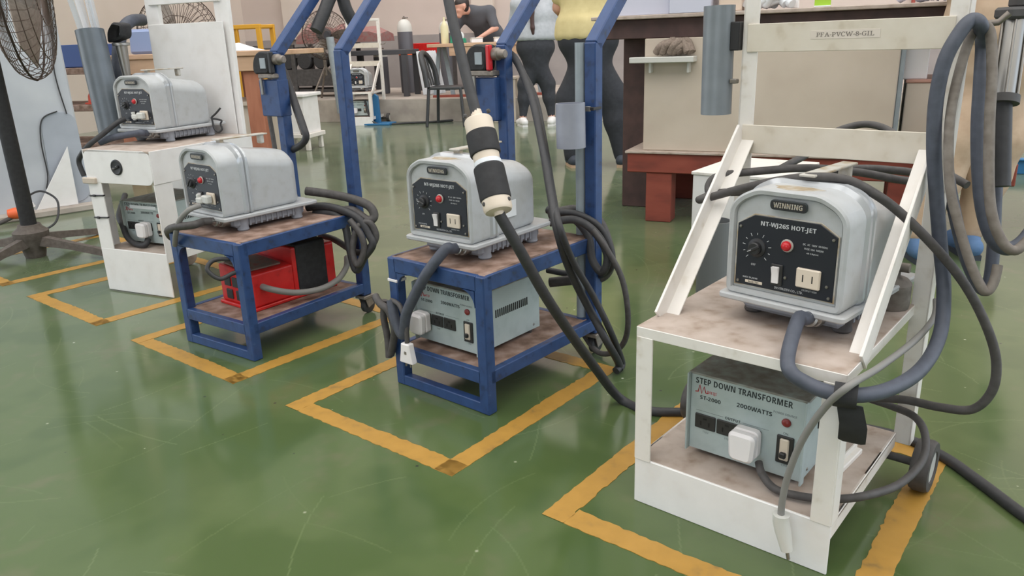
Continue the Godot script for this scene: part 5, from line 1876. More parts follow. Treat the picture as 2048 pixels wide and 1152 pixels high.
# courses of the hoses and cables, in metres
var P := {
	"c4_air_hose": [V(0.534, 0.450, -1.299), V(0.502, 0.444, -1.280), V(0.470, 0.427, -1.255), V(0.469, 0.402, -1.214), V(0.496, 0.379, -1.180), V(0.540, 0.377, -1.142), V(0.618, 0.369, -1.168), V(0.726, 0.362, -1.260), V(0.802, 0.393, -1.344), V(0.824, 0.467, -1.389), V(0.814, 0.561, -1.409), V(0.799, 0.655, -1.418), V(0.784, 0.739, -1.419), V(0.780, 0.820, -1.424), V(0.787, 0.889, -1.425), V(0.811, 0.937, -1.430), V(0.832, 0.955, -1.436), V(0.847, 0.945, -1.433), V(0.884, 0.911, -1.480), V(0.878, 0.850, -1.460), V(0.870, 0.762, -1.432), V(0.869, 0.674, -1.403), V(0.875, 0.613, -1.383), V(0.891, 0.568, -1.369), V(0.916, 0.552, -1.364), V(0.947, 0.566, -1.368), V(0.996, 0.604, -1.402)],
	"c4_loop": [V(0.922, 0.947, -1.596), V(0.895, 0.929, -1.601), V(0.880, 0.854, -1.577), V(0.872, 0.759, -1.546), V(0.873, 0.674, -1.519), V(0.885, 0.588, -1.491), V(0.902, 0.512, -1.466), V(0.916, 0.466, -1.441), V(0.931, 0.448, -1.435), V(0.943, 0.465, -1.441), V(0.952, 0.523, -1.459), V(0.960, 0.616, -1.490), V(0.970, 0.719, -1.523), V(0.978, 0.808, -1.552)],
	"c4_loop_b": [V(0.852, 0.948, -1.460), V(0.827, 0.887, -1.440), V(0.807, 0.819, -1.418), V(0.797, 0.751, -1.396), V(0.797, 0.669, -1.370), V(0.808, 0.613, -1.352), V(0.824, 0.552, -1.332), V(0.840, 0.509, -1.318), V(0.855, 0.488, -1.312), V(0.869, 0.503, -1.316), V(0.878, 0.533, -1.326)],
	"c4_loop_d": [V(0.856, 0.948, -1.439), V(0.867, 0.929, -1.433), V(0.867, 0.861, -1.411), V(0.860, 0.782, -1.386), V(0.855, 0.674, -1.351), V(0.860, 0.616, -1.332), V(0.877, 0.575, -1.319), V(0.899, 0.563, -1.315), V(0.929, 0.588, -1.323)],
	"c4_cable": [V(0.763, 0.189, -1.499), V(0.818, 0.201, -1.460), V(0.858, 0.212, -1.401), V(0.900, 0.225, -1.363), V(0.922, 0.273, -1.347), V(0.919, 0.337, -1.347), V(0.890, 0.408, -1.349), V(0.847, 0.485, -1.363), V(0.788, 0.556, -1.375), V(0.720, 0.622, -1.386), V(0.666, 0.661, -1.388), V(0.621, 0.683, -1.406), V(0.568, 0.684, -1.438), V(0.526, 0.666, -1.505), V(0.481, 0.638, -1.581), V(0.444, 0.614, -1.636), V(0.417, 0.601, -1.663), V(0.464, 0.614, -1.667), V(0.548, 0.617, -1.658), V(0.614, 0.631, -1.663), V(0.688, 0.647, -1.689), V(0.782, 0.651, -1.700), V(0.865, 0.645, -1.688), V(0.920, 0.639, -1.644)],
	"c4_cable_c": [V(0.444, 0.606, -1.675), V(0.445, 0.627, -1.693), V(0.470, 0.646, -1.699), V(0.556, 0.655, -1.691), V(0.659, 0.661, -1.672), V(0.768, 0.648, -1.668), V(0.849, 0.632, -1.652), V(0.924, 0.624, -1.629)],
	"c4_cable_e": [V(0.615, 0.651, -1.732), V(0.657, 0.664, -1.757), V(0.701, 0.672, -1.802), V(0.797, 0.699, -1.916), V(0.847, 0.717, -1.921), V(0.887, 0.723, -1.902), V(0.916, 0.711, -1.856), V(0.926, 0.680, -1.752), V(0.931, 0.653, -1.649), V(0.953, 0.630, -1.578)],
	"c4_cord": [V(0.858, 0.419, -1.468), V(0.836, 0.396, -1.429), V(0.750, 0.390, -1.332), V(0.630, 0.390, -1.217), V(0.536, 0.405, -1.120), V(0.511, 0.353, -1.147), V(0.491, 0.276, -1.177), V(0.479, 0.197, -1.195), V(0.474, 0.138, -1.199), V(0.474, 0.102, -1.198)],
	"c4_plug": [V(0.474, 0.102, -1.198), V(0.478, 0.083, -1.195), V(0.486, 0.044, -1.188), V(0.489, 0.027, -1.185)],
	"c4_mains": [V(0.473, 0.142, -1.331), V(0.473, 0.130, -1.305), V(0.488, 0.118, -1.273), V(0.526, 0.118, -1.247), V(0.577, 0.118, -1.234), V(0.628, 0.139, -1.209), V(0.727, 0.118, -1.276), V(0.798, 0.133, -1.333), V(0.826, 0.160, -1.384), V(0.828, 0.175, -1.431), V(0.816, 0.167, -1.492), V(0.772, 0.177, -1.516)],
	"floor_cable": [V(-0.022, 0.592, -1.629), V(0.020, 0.509, -1.634), V(0.075, 0.391, -1.669), V(0.136, 0.271, -1.735), V(0.206, 0.140, -1.819), V(0.282, 0.015, -1.889), V(0.351, 0.009, -1.822), V(0.477, 0.009, -1.801), V(0.719, 0.009, -1.749), V(0.904, 0.009, -1.658), V(0.969, 0.009, -1.555), V(0.992, 0.009, -1.438), V(1.011, 0.009, -1.301), V(1.047, 0.009, -1.161)],
	"connector_drop": [V(-0.127, 1.063, -1.907), V(-0.104, 0.952, -1.840), V(-0.084, 0.866, -1.791), V(-0.063, 0.784, -1.743)],
	"c3_gun_hose": [V(-0.007, 0.919, -2.512), V(0.034, 0.892, -2.461), V(0.076, 0.791, -2.345), V(0.100, 0.662, -2.198), V(0.113, 0.555, -2.079), V(0.124, 0.471, -1.964), V(0.159, 0.348, -2.005), V(0.217, 0.217, -2.042), V(0.264, 0.126, -2.020), V(0.307, 0.030, -2.085), V(0.296, 0.014, -2.072)],
	"c3_gun_hose_b": [V(0.034, 0.888, -2.502), V(0.087, 0.788, -2.386), V(0.109, 0.657, -2.238), V(0.121, 0.548, -2.119), V(0.128, 0.487, -1.953), V(0.164, 0.383, -1.980), V(0.222, 0.270, -2.017), V(0.272, 0.160, -2.030), V(0.319, 0.030, -2.106), V(0.310, 0.014, -2.085)],
	"c3_air_hose": [V(-0.154, 0.411, -1.956), V(-0.179, 0.408, -1.945), V(-0.221, 0.374, -1.941), V(-0.261, 0.306, -1.962), V(-0.292, 0.243, -1.982), V(-0.308, 0.177, -2.002), V(-0.329, 0.215, -2.021), V(-0.338, 0.268, -2.041)],
	"c3_cord": [V(-0.338, 0.268, -2.041), V(-0.310, 0.262, -2.004), V(-0.295, 0.213, -1.985), V(-0.295, 0.156, -1.979)],
	"c3_loop": [V(0.236, 0.424, -2.142), V(0.276, 0.368, -2.124), V(0.319, 0.279, -2.116), V(0.336, 0.172, -2.113), V(0.332, 0.084, -2.137), V(0.300, 0.030, -2.172), V(0.252, 0.020, -2.222), V(0.197, 0.093, -2.298)],
	"c2_grip": [V(-0.687, 1.002, -2.991), V(-0.660, 1.061, -3.020), V(-0.630, 1.132, -3.064), V(-0.604, 1.139, -3.088), V(-0.588, 1.079, -3.089), V(-0.566, 1.025, -3.103)],
	"c2_gun_hose": [V(-0.887, 0.912, -3.056), V(-0.842, 0.896, -3.009), V(-0.801, 0.834, -2.947), V(-0.762, 0.748, -2.877), V(-0.729, 0.673, -2.821), V(-0.722, 0.638, -2.810), V(-0.749, 0.609, -2.832), V(-0.812, 0.580, -2.907)],
	"c2_gun_hose_b": [V(-0.864, 0.905, -3.054), V(-0.834, 0.850, -3.015), V(-0.791, 0.753, -2.942), V(-0.758, 0.676, -2.885), V(-0.745, 0.645, -2.865)],
	"c2_gun_cord": [V(-0.903, 0.815, -3.035), V(-0.899, 0.725, -2.996), V(-0.887, 0.634, -2.967), V(-0.880, 0.584, -2.950)],
	"c2_air_hose": [V(-0.923, 0.426, -2.397), V(-0.951, 0.430, -2.380), V(-0.990, 0.431, -2.358), V(-1.062, 0.418, -2.397), V(-1.137, 0.381, -2.507), V(-1.144, 0.347, -2.549), V(-1.119, 0.338, -2.567)],
	"c2_plug_cord": [V(-0.971, 0.485, -2.394), V(-0.998, 0.477, -2.370), V(-1.034, 0.445, -2.377), V(-1.062, 0.401, -2.397), V(-1.093, 0.349, -2.442)],
	"c2_red_cord": [V(-0.873, 0.199, -2.484), V(-0.792, 0.198, -2.407), V(-0.728, 0.165, -2.463), V(-0.663, 0.151, -2.538), V(-0.616, 0.161, -2.606), V(-0.589, 0.195, -2.644), V(-0.596, 0.215, -2.705)],
	"c2_loop_cord": [V(-0.814, 0.285, -2.307), V(-0.854, 0.292, -2.289), V(-0.893, 0.281, -2.264), V(-0.927, 0.311, -2.263), V(-0.915, 0.334, -2.281), V(-0.883, 0.333, -2.302), V(-0.852, 0.316, -2.317), V(-0.815, 0.263, -2.300)],
	"c3_coil": [V(0.121, 0.447, -2.254), V(0.199, 0.452, -2.288), V(0.266, 0.421, -2.278), V(0.296, 0.348, -2.254), V(0.299, 0.290, -2.235), V(0.271, 0.245, -2.252), V(0.197, 0.230, -2.289), V(0.120, 0.216, -2.316)],
	"c2_coil": [V(-0.723, 0.459, -2.731), V(-0.636, 0.447, -2.717), V(-0.548, 0.436, -2.671), V(-0.487, 0.414, -2.643), V(-0.471, 0.381, -2.632), V(-0.494, 0.368, -2.628), V(-0.558, 0.399, -2.659), V(-0.661, 0.369, -2.713)],
	"c2_coil_b": [V(-0.720, 0.402, -2.713), V(-0.650, 0.411, -2.684), V(-0.572, 0.400, -2.639), V(-0.517, 0.373, -2.609), V(-0.487, 0.323, -2.593), V(-0.476, 0.290, -2.582), V(-0.511, 0.244, -2.588), V(-0.544, 0.198, -2.595), V(-0.563, 0.266, -2.616), V(-0.578, 0.350, -2.643), V(-0.608, 0.384, -2.655), V(-0.694, 0.385, -2.707)],
	"c2_coil_c": [V(-0.551, 0.374, -2.609), V(-0.513, 0.326, -2.583), V(-0.506, 0.274, -2.577), V(-0.533, 0.223, -2.571), V(-0.548, 0.273, -2.587), V(-0.526, 0.349, -2.601), V(-0.486, 0.364, -2.606), V(-0.465, 0.320, -2.602), V(-0.485, 0.282, -2.600), V(-0.541, 0.251, -2.633), V(-0.637, 0.277, -2.725), V(-0.703, 0.284, -2.780)],
	"c3_coil_b": [V(0.118, 0.434, -2.208), V(0.190, 0.444, -2.190), V(0.245, 0.412, -2.159), V(0.278, 0.349, -2.139), V(0.265, 0.296, -2.143), V(0.239, 0.326, -2.173), V(0.228, 0.394, -2.206), V(0.181, 0.442, -2.253), V(0.117, 0.451, -2.308)],
	"c3_coil_c": [V(0.129, 0.454, -2.257), V(0.201, 0.453, -2.225), V(0.264, 0.416, -2.202), V(0.294, 0.352, -2.182), V(0.295, 0.297, -2.185), V(0.262, 0.254, -2.245), V(0.186, 0.233, -2.343), V(0.117, 0.233, -2.396)],
	"c1_plug_cord": [V(-1.580, 0.688, -3.273), V(-1.603, 0.677, -3.250), V(-1.658, 0.635, -3.221), V(-1.712, 0.595, -3.202), V(-1.759, 0.554, -3.213), V(-1.779, 0.523, -3.222), V(-1.766, 0.467, -3.216)],
	"c1_air_hose": [V(-1.488, 0.635, -3.230), V(-1.545, 0.621, -3.223), V(-1.616, 0.620, -3.234), V(-1.688, 0.599, -3.246)],
	"c1_torch_hose": [V(-1.659, 1.091, -3.776), V(-1.664, 1.084, -3.669), V(-1.679, 1.046, -3.604), V(-1.687, 0.983, -3.563), V(-1.689, 0.920, -3.532), V(-1.689, 0.848, -3.508), V(-1.706, 0.751, -3.530)],
	"fan_flex": [V(-2.771, 0.007, -3.923), V(-2.749, 0.007, -4.057), V(-2.677, 0.020, -4.116), V(-2.659, 0.013, -4.269), V(-2.626, 0.016, -4.301), V(-2.609, 0.039, -4.361), V(-2.621, 0.087, -4.429), V(-2.645, 0.150, -4.471), V(-2.750, 0.186, -4.535), V(-2.874, 0.160, -4.631), V(-3.031, 0.083, -4.764), V(-3.112, 0.008, -4.845)],
	"c1_tie": [V(-1.244, 0.707, -3.452), V(-1.264, 0.686, -3.446), V(-1.285, 0.666, -3.439), V(-1.261, 0.661, -3.438), V(-1.241, 0.654, -3.435), V(-1.246, 0.640, -3.431), V(-1.240, 0.619, -3.424), V(-1.256, 0.607, -3.420), V(-1.273, 0.620, -3.424), V(-1.279, 0.643, -3.432), V(-1.283, 0.662, -3.438)],
	"c1_mains": [V(-1.493, 0.216, -3.100), V(-1.501, 0.196, -3.081), V(-1.548, 0.196, -3.103), V(-1.594, 0.217, -3.136), V(-1.631, 0.260, -3.186), V(-1.676, 0.288, -3.262), V(-1.730, 0.339, -3.453)],
}


# ------------------------------------------------------------------ the row of carts
func place(o: Vector3, turn: float, q: Vector3) -> Vector3:
	return o + Basis(Vector3.UP, deg_to_rad(turn)) * q


func make_row() -> void:
	# yellow bays, from the right edge to the left edge of the picture
	var bays := ["worn yellow floor bay under the nearest white cart", "worn yellow floor bay under the blue cart with the teal transformer", "worn yellow floor bay under the blue cart with the red transformer", "worn yellow floor bay under the tall white cart", "worn yellow floor bay under the pedestal fan"]
	for i in 5:
		make_bay(V(0.535 - 0.688 * i, 0, -0.995 - 0.555 * i), bays[i], 40 + i)

	# nearest cart: white, on the right
	var o := V(0.246, 0, -1.432)
	var th := -40.4
	make_white_cart("nearest white angle-iron cart with grimy shelf and printed label strip", o, th)
	var w4 := make_welder("largest grey welder in view, on the nearest white cart", V(0.507, 0.4005, -1.379), -46.5, {"dial": 0.5, "pale_feet": false, "stain": true})
	make_transformer("teal transformer with white plug on the nearest white cart's deck", place(o, th, V(0.198, 0.1055, -0.085)), -40.6, 2)
	pipe("rod_pipe", place(o, th, V(-0.055, 0.772, -0.425)), place(o, th, V(-0.058, 1.005, -0.425)), 0.034, M.pvc, "slate grey plastic pipe fixed high on the nearest white cart", 0.003, "plastic rod pipes")
	var t := thing("pipe_bracket", "small dark bracket tying the slate pipe to the white post", "bracket", place(o, th, V(-0.01, 0.94, -0.425)), th)
	box_part("strap", t, V(-0.016, -0.03, -0.012), V(0.006, 0.03, 0.012), M.black, 0.002)
	box_part("pin", t, V(-0.012, -0.10, -0.006), V(0.004, -0.09, 0.012), M.steel, 0.002)

	hose("air_hose", from_nozzle(w4, P["c4_air_hose"], 3), 0.0128, M.hose, "thick slate air hose looping from the nearest welder over the cart post", "hose", "air hoses")
	hose("air_hose", P["c4_loop"], 0.012, M.hose, "slate hose hanging in a long loop from the nearest cart's hook", "hose", "air hoses")
	hose("torch_cable", P["c4_loop_b"], 0.0085, M.hose_dirty, "dusty brown cable hanging beside the long slate hose loop", "cable", "torch cables")
	hose("torch_cable", P["c4_loop_d"], 0.009, M.hose_dirty, "dusty brown cable hanging nearest the steel torch", "cable", "torch cables")
	hose("power_cable", P["c4_cable"], 0.0088, M.rubber, "brown-black cable draped over the nearest welder and looping right", "cable", "power cables")
	hose("power_cable", P["c4_cable_c"], 0.0088, M.rubber, "upper brown-black cable strand lying behind the nearest welder's top", "cable", "power cables")
	hose("power_cable", P["c4_cable_e"], 0.0085, M.rubber, "brown-black cable rising behind the nearest cart's lower crossbar", "cable", "power cables")
	hose("welder_cord", P["c4_cord"], 0.0062, M.cord, "thin grey cord hanging before the nearest cart's white skirt", "cord", "welder cords")
	t = thing("cord_plug", "loose cloudy white plug hanging before the nearest cart's skirt", "plug", P["c4_plug"][0])
	var b := Mb.new()
	var pl: Array = []
	for p in P["c4_plug"]:
		pl.append(p - P["c4_plug"][0])
	b.tube(PackedVector3Array([pl[0] + V(0, 0.012, 0), pl[0], pl[1]]), 0.015, 12)
	b.tube(PackedVector3Array([pl[1], pl[2]]), 0.015, 12, 0.011)
	part("shell", b, M.plug_cloudy, t)
	b = Mb.new()
	b.tube(PackedVector3Array([pl[2], pl[3]]), 0.0035, 8)
	part("pin", b, M.steel, t)
	hose("mains_cable", P["c4_mains"], 0.0078, M.rubber, "dark mains cable curling across the nearest cart's lower deck", "cable", "mains cables")
	t = thing("tape_tie", "strip of black tape tying hose and cord at the shelf corner", "tape", P["c4_air_hose"][5])
	b = Mb.new()
	b.tube(PackedVector3Array([V(-0.016, 0, -0.006), V(0.016, 0, 0.010)]), 0.021, 14)
	part("wrap", b, M.black_soft, t)
	b = Mb.new()
	b.loft([tape_ring(V(0.004, -0.012, 0.012), 0.017), tape_ring(V(0.012, -0.05, 0.016), 0.018), tape_ring(V(0.018, -0.085, 0.004), 0.018), tape_ring(V(0.022, -0.092, -0.004), 0.012)])
	part("tail", b, M.black_soft, t)
	t = thing("plastic_offcut", "short white plastic strip lying on the nearest cart's lower deck", "offcut", place(o, th, V(0.352, 0.1055, -0.12)), th - 4)
	box_part("strip", t, V(-0.008, 0.0, -0.17), V(0.008, 0.012, 0.0), M.white, 0.002)
	box_part("rib", t, V(-0.008, 0.012, -0.17), V(-0.003, 0.022, 0.0), M.white, 0.001)
	t = thing("air_filter", "dusty grey air filter behind the nearest welder", "filter", place(o, th, V(0.365, 0.401, -0.39)), th)
	b = Mb.new()
	b.lathe([[0.0, 0.0], [0.036, 0.0], [0.038, 0.01], [0.038, 0.05], [0.03, 0.06], [0.014, 0.066], [0.014, 0.08], [0.0, 0.08]], 18)
	part("bowl", b, M.hose_dirty, t)
	b = Mb.new()
	b.lathe([[0.0, -0.03], [0.010, -0.03], [0.010, 0.03], [0.0, 0.03]], 12, Transform3D(Basis(V(0, -1, 0), V(1, 0, 0), V(0, 0, 1)), V(0, 0.085, 0)))
	part("port", b, M.steel_dull, t)
	# torch hanging at the right edge
	t = thing("welding_torch", "steel hot air torch hanging upside down at the right picture edge", "torch", V(0.958, 0.809, -1.510))
	var ta := V(0, 0.0, 0)
	var tb := V(0.027, 0.145, -0.046)
	b = Mb.new()
	b.tube(PackedVector3Array([ta, tb]), 0.021, 20)
	part("barrel", b, M.chrome, t)
	for k in 6:
		b = Mb.new()
		var a := TAU * k / 6
		var u := V(cos(a), 0, sin(a)) * 0.0235
		b.tube(PackedVector3Array([ta + u, tb + u]), 0.0025, 6)
		part("guard_rod", b, M.steel, t)
	b = Mb.new()
	b.tube(PackedVector3Array([ta - (tb - ta) * 0.06, ta + (tb - ta) * 0.04]), 0.027, 20)
	part("collar", b, M.iron, t)
	b = Mb.new()
	b.tube(PackedVector3Array([ta, ta + V(-0.008, -0.16, 0.05)]), 0.0145, 14)
	part("handle", b, M.rubber_dark, t)
	b = Mb.new()
	b.box(tb + V(0.006, 0.012, 0.0), V(0.07, 0.022, 0.055), 0.005)
	b.box(tb + V(0.01, 0.045, 0.0), V(0.04, 0.05, 0.04), 0.006)
	part("hanger", b, M.iron, t)

	# third cart: blue, centre
	o = V(-0.347, 0, -2.075)
	th = -40.5
	make_blue_cart("blue cart carrying the teal transformer, nearest of the two blue carts", o, th)
	var w3 := make_welder("grey welder with bare socket on the blue cart beside the hanging connector", V(-0.189, 0.3855, -2.02), -39.0, {"dial": -0.4, "stain": true})
	t = thing("paper_label", "white paper label on the centre welder's side", "label", V(-0.189, 0.3855, -2.02), -39.0)
	box_part("sheet", t, V(0.1135, 0.10, -0.19), V(0.1145, 0.145, -0.135), M.paper, 0.0002)
	make_transformer("teal transformer with white plug on the blue cart's lower board", place(o, th, V(0.160, 0.1220, -0.06)), -40.5, 0)
	make_torch_holder("black torch with red collar clamped on the nearer blue cart", place(o, th, V(0.012, 0.905, -0.497)), th, true)
	hose("air_hose", from_nozzle(w3, P["c3_air_hose"], 2), 0.0145, M.hose, "slate air hose dropping from the centre welder past the blue leg", "hose", "air hoses")
	hose("torch_cable", P["c3_gun_hose"], 0.0115, M.rubber_dark, "black torch hose sweeping down to the floor beside the blue cart", "hose", "torch hoses")
	hose("torch_cable", P["c3_gun_hose_b"], 0.0095, M.rubber_dark, "thinner black torch cord beside the hose sweeping to the floor", "cable", "torch cables")
	hose("hose_coil", P["c3_coil"], 0.0155, M.rubber, "thick dark hose coil lying behind the centre welder", "hose", "hose coils")
	hose("hose_coil", P["c3_coil_b"], 0.012, M.rubber_dark, "black cable coil slung round the nearer blue cart's rear post", "cable", "hose coils")
	hose("hose_coil", P["c3_coil_c"], 0.010, M.rubber_dark, "thin black cable turn outside the centre welder's coil", "cable", "hose coils")
	hose("power_cable", P["c3_loop"], 0.0085, M.rubber, "dark cable loop hanging to the floor behind the nearer blue cart", "cable", "power cables")
	hose("welder_cord", P["c3_cord"], 0.0065, M.rubber, "grey cord tied at the nearer blue cart's left front leg", "cord", "welder cords")
	t = thing("cord_plug", "white plug with two pins hanging at the blue cart's front leg", "plug", V(-0.295, 0.156, -1.979), -40)
	b = Mb.new()
	b.prism(rounded([Vector2(-0.026, -0.052), Vector2(0.026, -0.052), Vector2(0.018, -0.012), Vector2(0.016, 0.006), Vector2(-0.016, 0.006), Vector2(-0.018, -0.012)], 0.004, 3), -0.011, 0.011, 0.003)
	part("shell", b, M.plug_white, t)
	b = Mb.new()
	b.box(V(0.002, -0.020, 0.0115), V(0.008, 0.009, 0.002), 0.001)
	part("screw", b, M.steel, t)
	b = Mb.new()
	for s in [-1, 1]:
		b.box(V(0.009 * s, -0.058, 0), V(0.004, 0.014, 0.006), 0.001)
	part("pin", b, M.steel, t)
	t = thing("tape_tie", "black rag tying hose and cord to the blue front leg", "tape", place(o, th, V(0.006, 0.205, 0.006)), th)
	b = Mb.new()
	b.tube(smooth([V(-0.05, 0.06, 0.01), V(-0.02, 0.045, 0.02), V(0.015, 0.03, 0.02), V(0.03, -0.02, 0.018), V(0.012, -0.07, 0.012), V(-0.005, -0.11, 0.01)], 5), 0.011, 8)
	b.tube(smooth([V(-0.022, 0.05, 0.0), V(-0.028, 0.0, 0.005), V(-0.018, -0.06, 0.006), V(-0.012, -0.12, 0.012)], 5), 0.010, 8)
	part("wrap", b, M.rubber, t)
	t = thing("tape_band", "white tape band round the blue front leg", "tape", place(o, th, V(0.017, 0.318, -0.017)), th)
	box_part("band", t, V(-0.019, -0.004, -0.019), V(0.019, 0.004, 0.019), M.plug_white, 0.001)
	pipe("rod_pipe", place(o, th, V(0.309, 0.10, -0.50)), place(o, th, V(0.309, 0.935, -0.50)), 0.014, M.pvc_pale, "slim pale conduit strapped along the nearer blue cart's rear post", 0.002, "plastic rod pipes")
	pipe("rod_pipe", place(o, th, V(0.322, 0.652, -0.437)), place(o, th, V(0.320, 0.775, -0.437)), 0.0415, M.pvc_cup, "short wide grey pipe cup strapped to the nearer blue cart", 0.004, "plastic rod pipes")
	t = thing("cable_tie", "black cable tie holding the grey pipe cup to the blue post", "cable tie", place(o, th, V(0.345, 0.757, -0.50)), th)
	box_part("band", t, V(-0.045, -0.005, 0.019), V(0.026, 0.005, 0.023), M.black, 0.001)
	box_part("tail", t, V(0.022, -0.004, -0.02), V(0.025, 0.004, 0.02), M.black, 0.001)
	box_part("head", t, V(0.0, -0.007, 0.021), V(0.016, 0.007, 0.028), M.steel, 0.001)

	# hanging inline connector
	hose("drop_cable", [V(-0.62, 5.9, -4.6), V(-0.40, 3.2, -3.2), V(-0.22, 1.6, -2.24), P["connector_drop"][0], P["connector_drop"][1], P["connector_drop"][2], P["connector_drop"][3]], 0.0125, M.rubber_dark, "thick black cable dropping from above to the hanging connector", "cable", "power cables")
	var c0: Vector3 = P["connector_drop"][3]
	var c1: Vector3 = P["floor_cable"][0]
	var y := (c1 - c0).normalized()
	var x := y.cross(Vector3.BACK).normalized()
	t = thing("cable_connector", "cream and black inline connector hanging before the centre welder", "connector", c0)
	t.basis = Basis(x, y, x.cross(y))
	var l := c0.distance_to(c1)
	for e in [["end_cap", [[0.0, -0.02], [0.012, -0.02], [0.014, 0.0], [0.030, 0.002], [0.032, 0.006], [0.032, 0.036], [0.030, 0.038]], M.ivory], ["grip", [[0.030, 0.036], [0.034, 0.036], [0.0345, 0.040], [0.0345, 0.084], [0.033, 0.087], [0.028, 0.087]], M.black_soft], ["neck", [[0.028, 0.086], [0.030, 0.088], [0.029, 0.100], [0.027, 0.112], [0.026, 0.118]], M.ivory], ["grip", [[0.028, 0.116], [0.0335, 0.117], [0.0345, 0.121], [0.0345, l - 0.036], [0.033, l - 0.033], [0.028, l - 0.033]], M.black_soft], ["end_cap", [[0.028, l - 0.035], [0.032, l - 0.034], [0.032, l - 0.012], [0.029, l - 0.006], [0.012, l - 0.004], [0.011, l + 0.004], [0.0, l + 0.004]], M.ivory]]:
		b = Mb.new()
		b.lathe(e[1], 28)
		var g := part(e[0], b, e[2], t)
		if e[0] == "end_cap":
			for k in 3:
				b = Mb.new()
				var a := TAU * k / 3 + 0.6
				var yy: float = e[1][4][1] - 0.012 if e[1][0][0] < 0.01 else l - 0.024
				b.lathe([[0.0, 0.002], [0.004, 0.002], [0.005, 0.0], [0.005, -0.004]], 8, Transform3D(Basis(V(-sin(a), 0, cos(a)), V(cos(a), 0, sin(a)), V(0, 1, 0)), V(cos(a) * 0.032, yy, sin(a) * 0.032)))
				part("screw", b, M.iron, g)
	b = Mb.new()
	b.lathe([[0.0275, 0.104], [0.0305, 0.104], [0.0305, 0.114], [0.0275, 0.114]], 24)
	part("tape", b, M.paper, t, "white tape round the neck")
	hose("floor_cable", P["floor_cable"], 0.0125, M.rubber_dark, "thick black cable running from the connector along the green floor", "cable")

	# second cart: blue, with the red transformer
	o = V(-1.122, 0, -2.475)
	th = -35.0
	make_blue_cart("blue cart carrying the red transformer, farther of the two blue carts", o, th)
	var w2 := make_welder("grey welder with pale plug on the blue cart above the red transformer", V(-0.989, 0.3855, -2.465), -39.7, {"dial": 0.9})
	make_cord_plug(w2, V(0.051, 0.113, 0.002))
	make_torch_holder("black torch without a stripe clamped on the farther blue cart", place(o, th, V(0.035, 0.905, -0.512)), th, false)
	hose("torch_cable", P["c2_gun_hose"], 0.0125, M.rubber_dark, "black torch hose bowing out beside the farther blue cart's post", "hose", "torch hoses")
	hose("torch_cable", P["c2_gun_hose_b"], 0.0075, M.hose_dirty, "dusty torch cord inside the bowed black hose", "cable", "torch cables")
	hose("torch_cable", P["c2_gun_cord"], 0.009, M.rubber, "dark cable hanging straight below the farther torch", "cable", "torch cables")
	hose("torch_cable", P["c2_grip"], 0.0235, M.rubber_dark, "fat black hose folded over the farther blue cart's push handle", "hose", "torch hoses")
	hose("air_hose", from_nozzle(w2, P["c2_air_hose"], 2), 0.0125, M.rubber, "dark air hose curling round the farther blue cart's front corner", "hose", "air hoses")
	hose("welder_cord", P["c2_plug_cord"], 0.0085, M.cord, "grey cord arching from the welder plug down the blue leg", "cord", "welder cords")
	hose("mains_cable", P["c2_red_cord"], 0.0105, M.cord, "grey cable curving along the red transformer's side", "cable", "mains cables")
	hose("mains_cable", P["c2_loop_cord"], 0.007, M.rubber_dark, "black cord looped and tied at the farther blue cart's leg", "cable", "mains cables")
	hose("hose_coil", P["c2_coil"], 0.0155, M.rubber, "thick dark hose curling behind the farther blue cart's welder", "hose", "hose coils")
	hose("hose_coil", P["c2_coil_b"], 0.0135, M.rubber_dark, "black hose coil hanging at the farther blue cart's rear post", "hose", "hose coils")
	hose("hose_coil", P["c2_coil_c"], 0.0115, M.rubber, "dark cable bundle twisted round the farther blue cart's rear rail", "cable", "hose coils")
	# red transformer with black cover
	t = thing("red_transformer", "red transformer with black cover on the farther blue cart's deck", "transformer", place(o, th, V(0.175, 0.1220, -0.105)), -38.0)
	box_part("base", t, V(-0.10, 0.0, -0.34), V(0.10, 0.012, 0.01), M.red, 0.003)
	b = Mb.new()
	b.prism(rounded([Vector2(-0.095, 0.012), Vector2(0.095, 0.012), Vector2(0.095, 0.125), Vector2(-0.095, 0.14)], 0.008, 3), -0.16, 0.0, 0.003)
	part("front_case", b, M.red, t)
	b = Mb.new()
	b.prism(rounded([Vector2(-0.099, 0.012), Vector2(0.099, 0.012), Vector2(0.099, 0.182), Vector2(-0.099, 0.182)], 0.008, 3), -0.175, -0.158, 0.002)
	part("bulkhead", b, M.red, t)
	b = Mb.new()
	b.prism(rounded([Vector2(-0.101, 0.014), Vector2(0.101, 0.014), Vector2(0.101, 0.188), Vector2(-0.101, 0.188)], 0.012, 4), -0.30, -0.175, 0.003)
	part("cover", b, M.black_soft, t, "matt black core cover")
	b = Mb.new()
	b.prism(rounded([Vector2(-0.096, 0.012), Vector2(0.096, 0.012), Vector2(0.096, 0.166), Vector2(-0.096, 0.166)], 0.01, 3), -0.34, -0.299, 0.003)
	part("rear_case", b, M.red, t)
	b = Mb.new()
	b.prism(rounded([Vector2(-0.07, -0.135), Vector2(0.07, -0.135), Vector2(0.06, -0.01), Vector2(-0.08, -0.01)], 0.01, 3), 0.133, 0.139, 0.001, Transform3D(Basis(V(1, -0.07, 0).normalized(), V(0, 0, 1), V(0, 1, 0)), Vector3.ZERO))
	part("top_dust", b, M.red_dusty, t, "grey dust caked on the case top")
	b = Mb.new()
	b.tube(smooth([V(-0.06, 0.186, -0.2), V(-0.06, 0.22, -0.21), V(0.06, 0.22, -0.21), V(0.06, 0.186, -0.2)], 5), 0.008, 8)
	part("carry_handle", b, M.black, t)
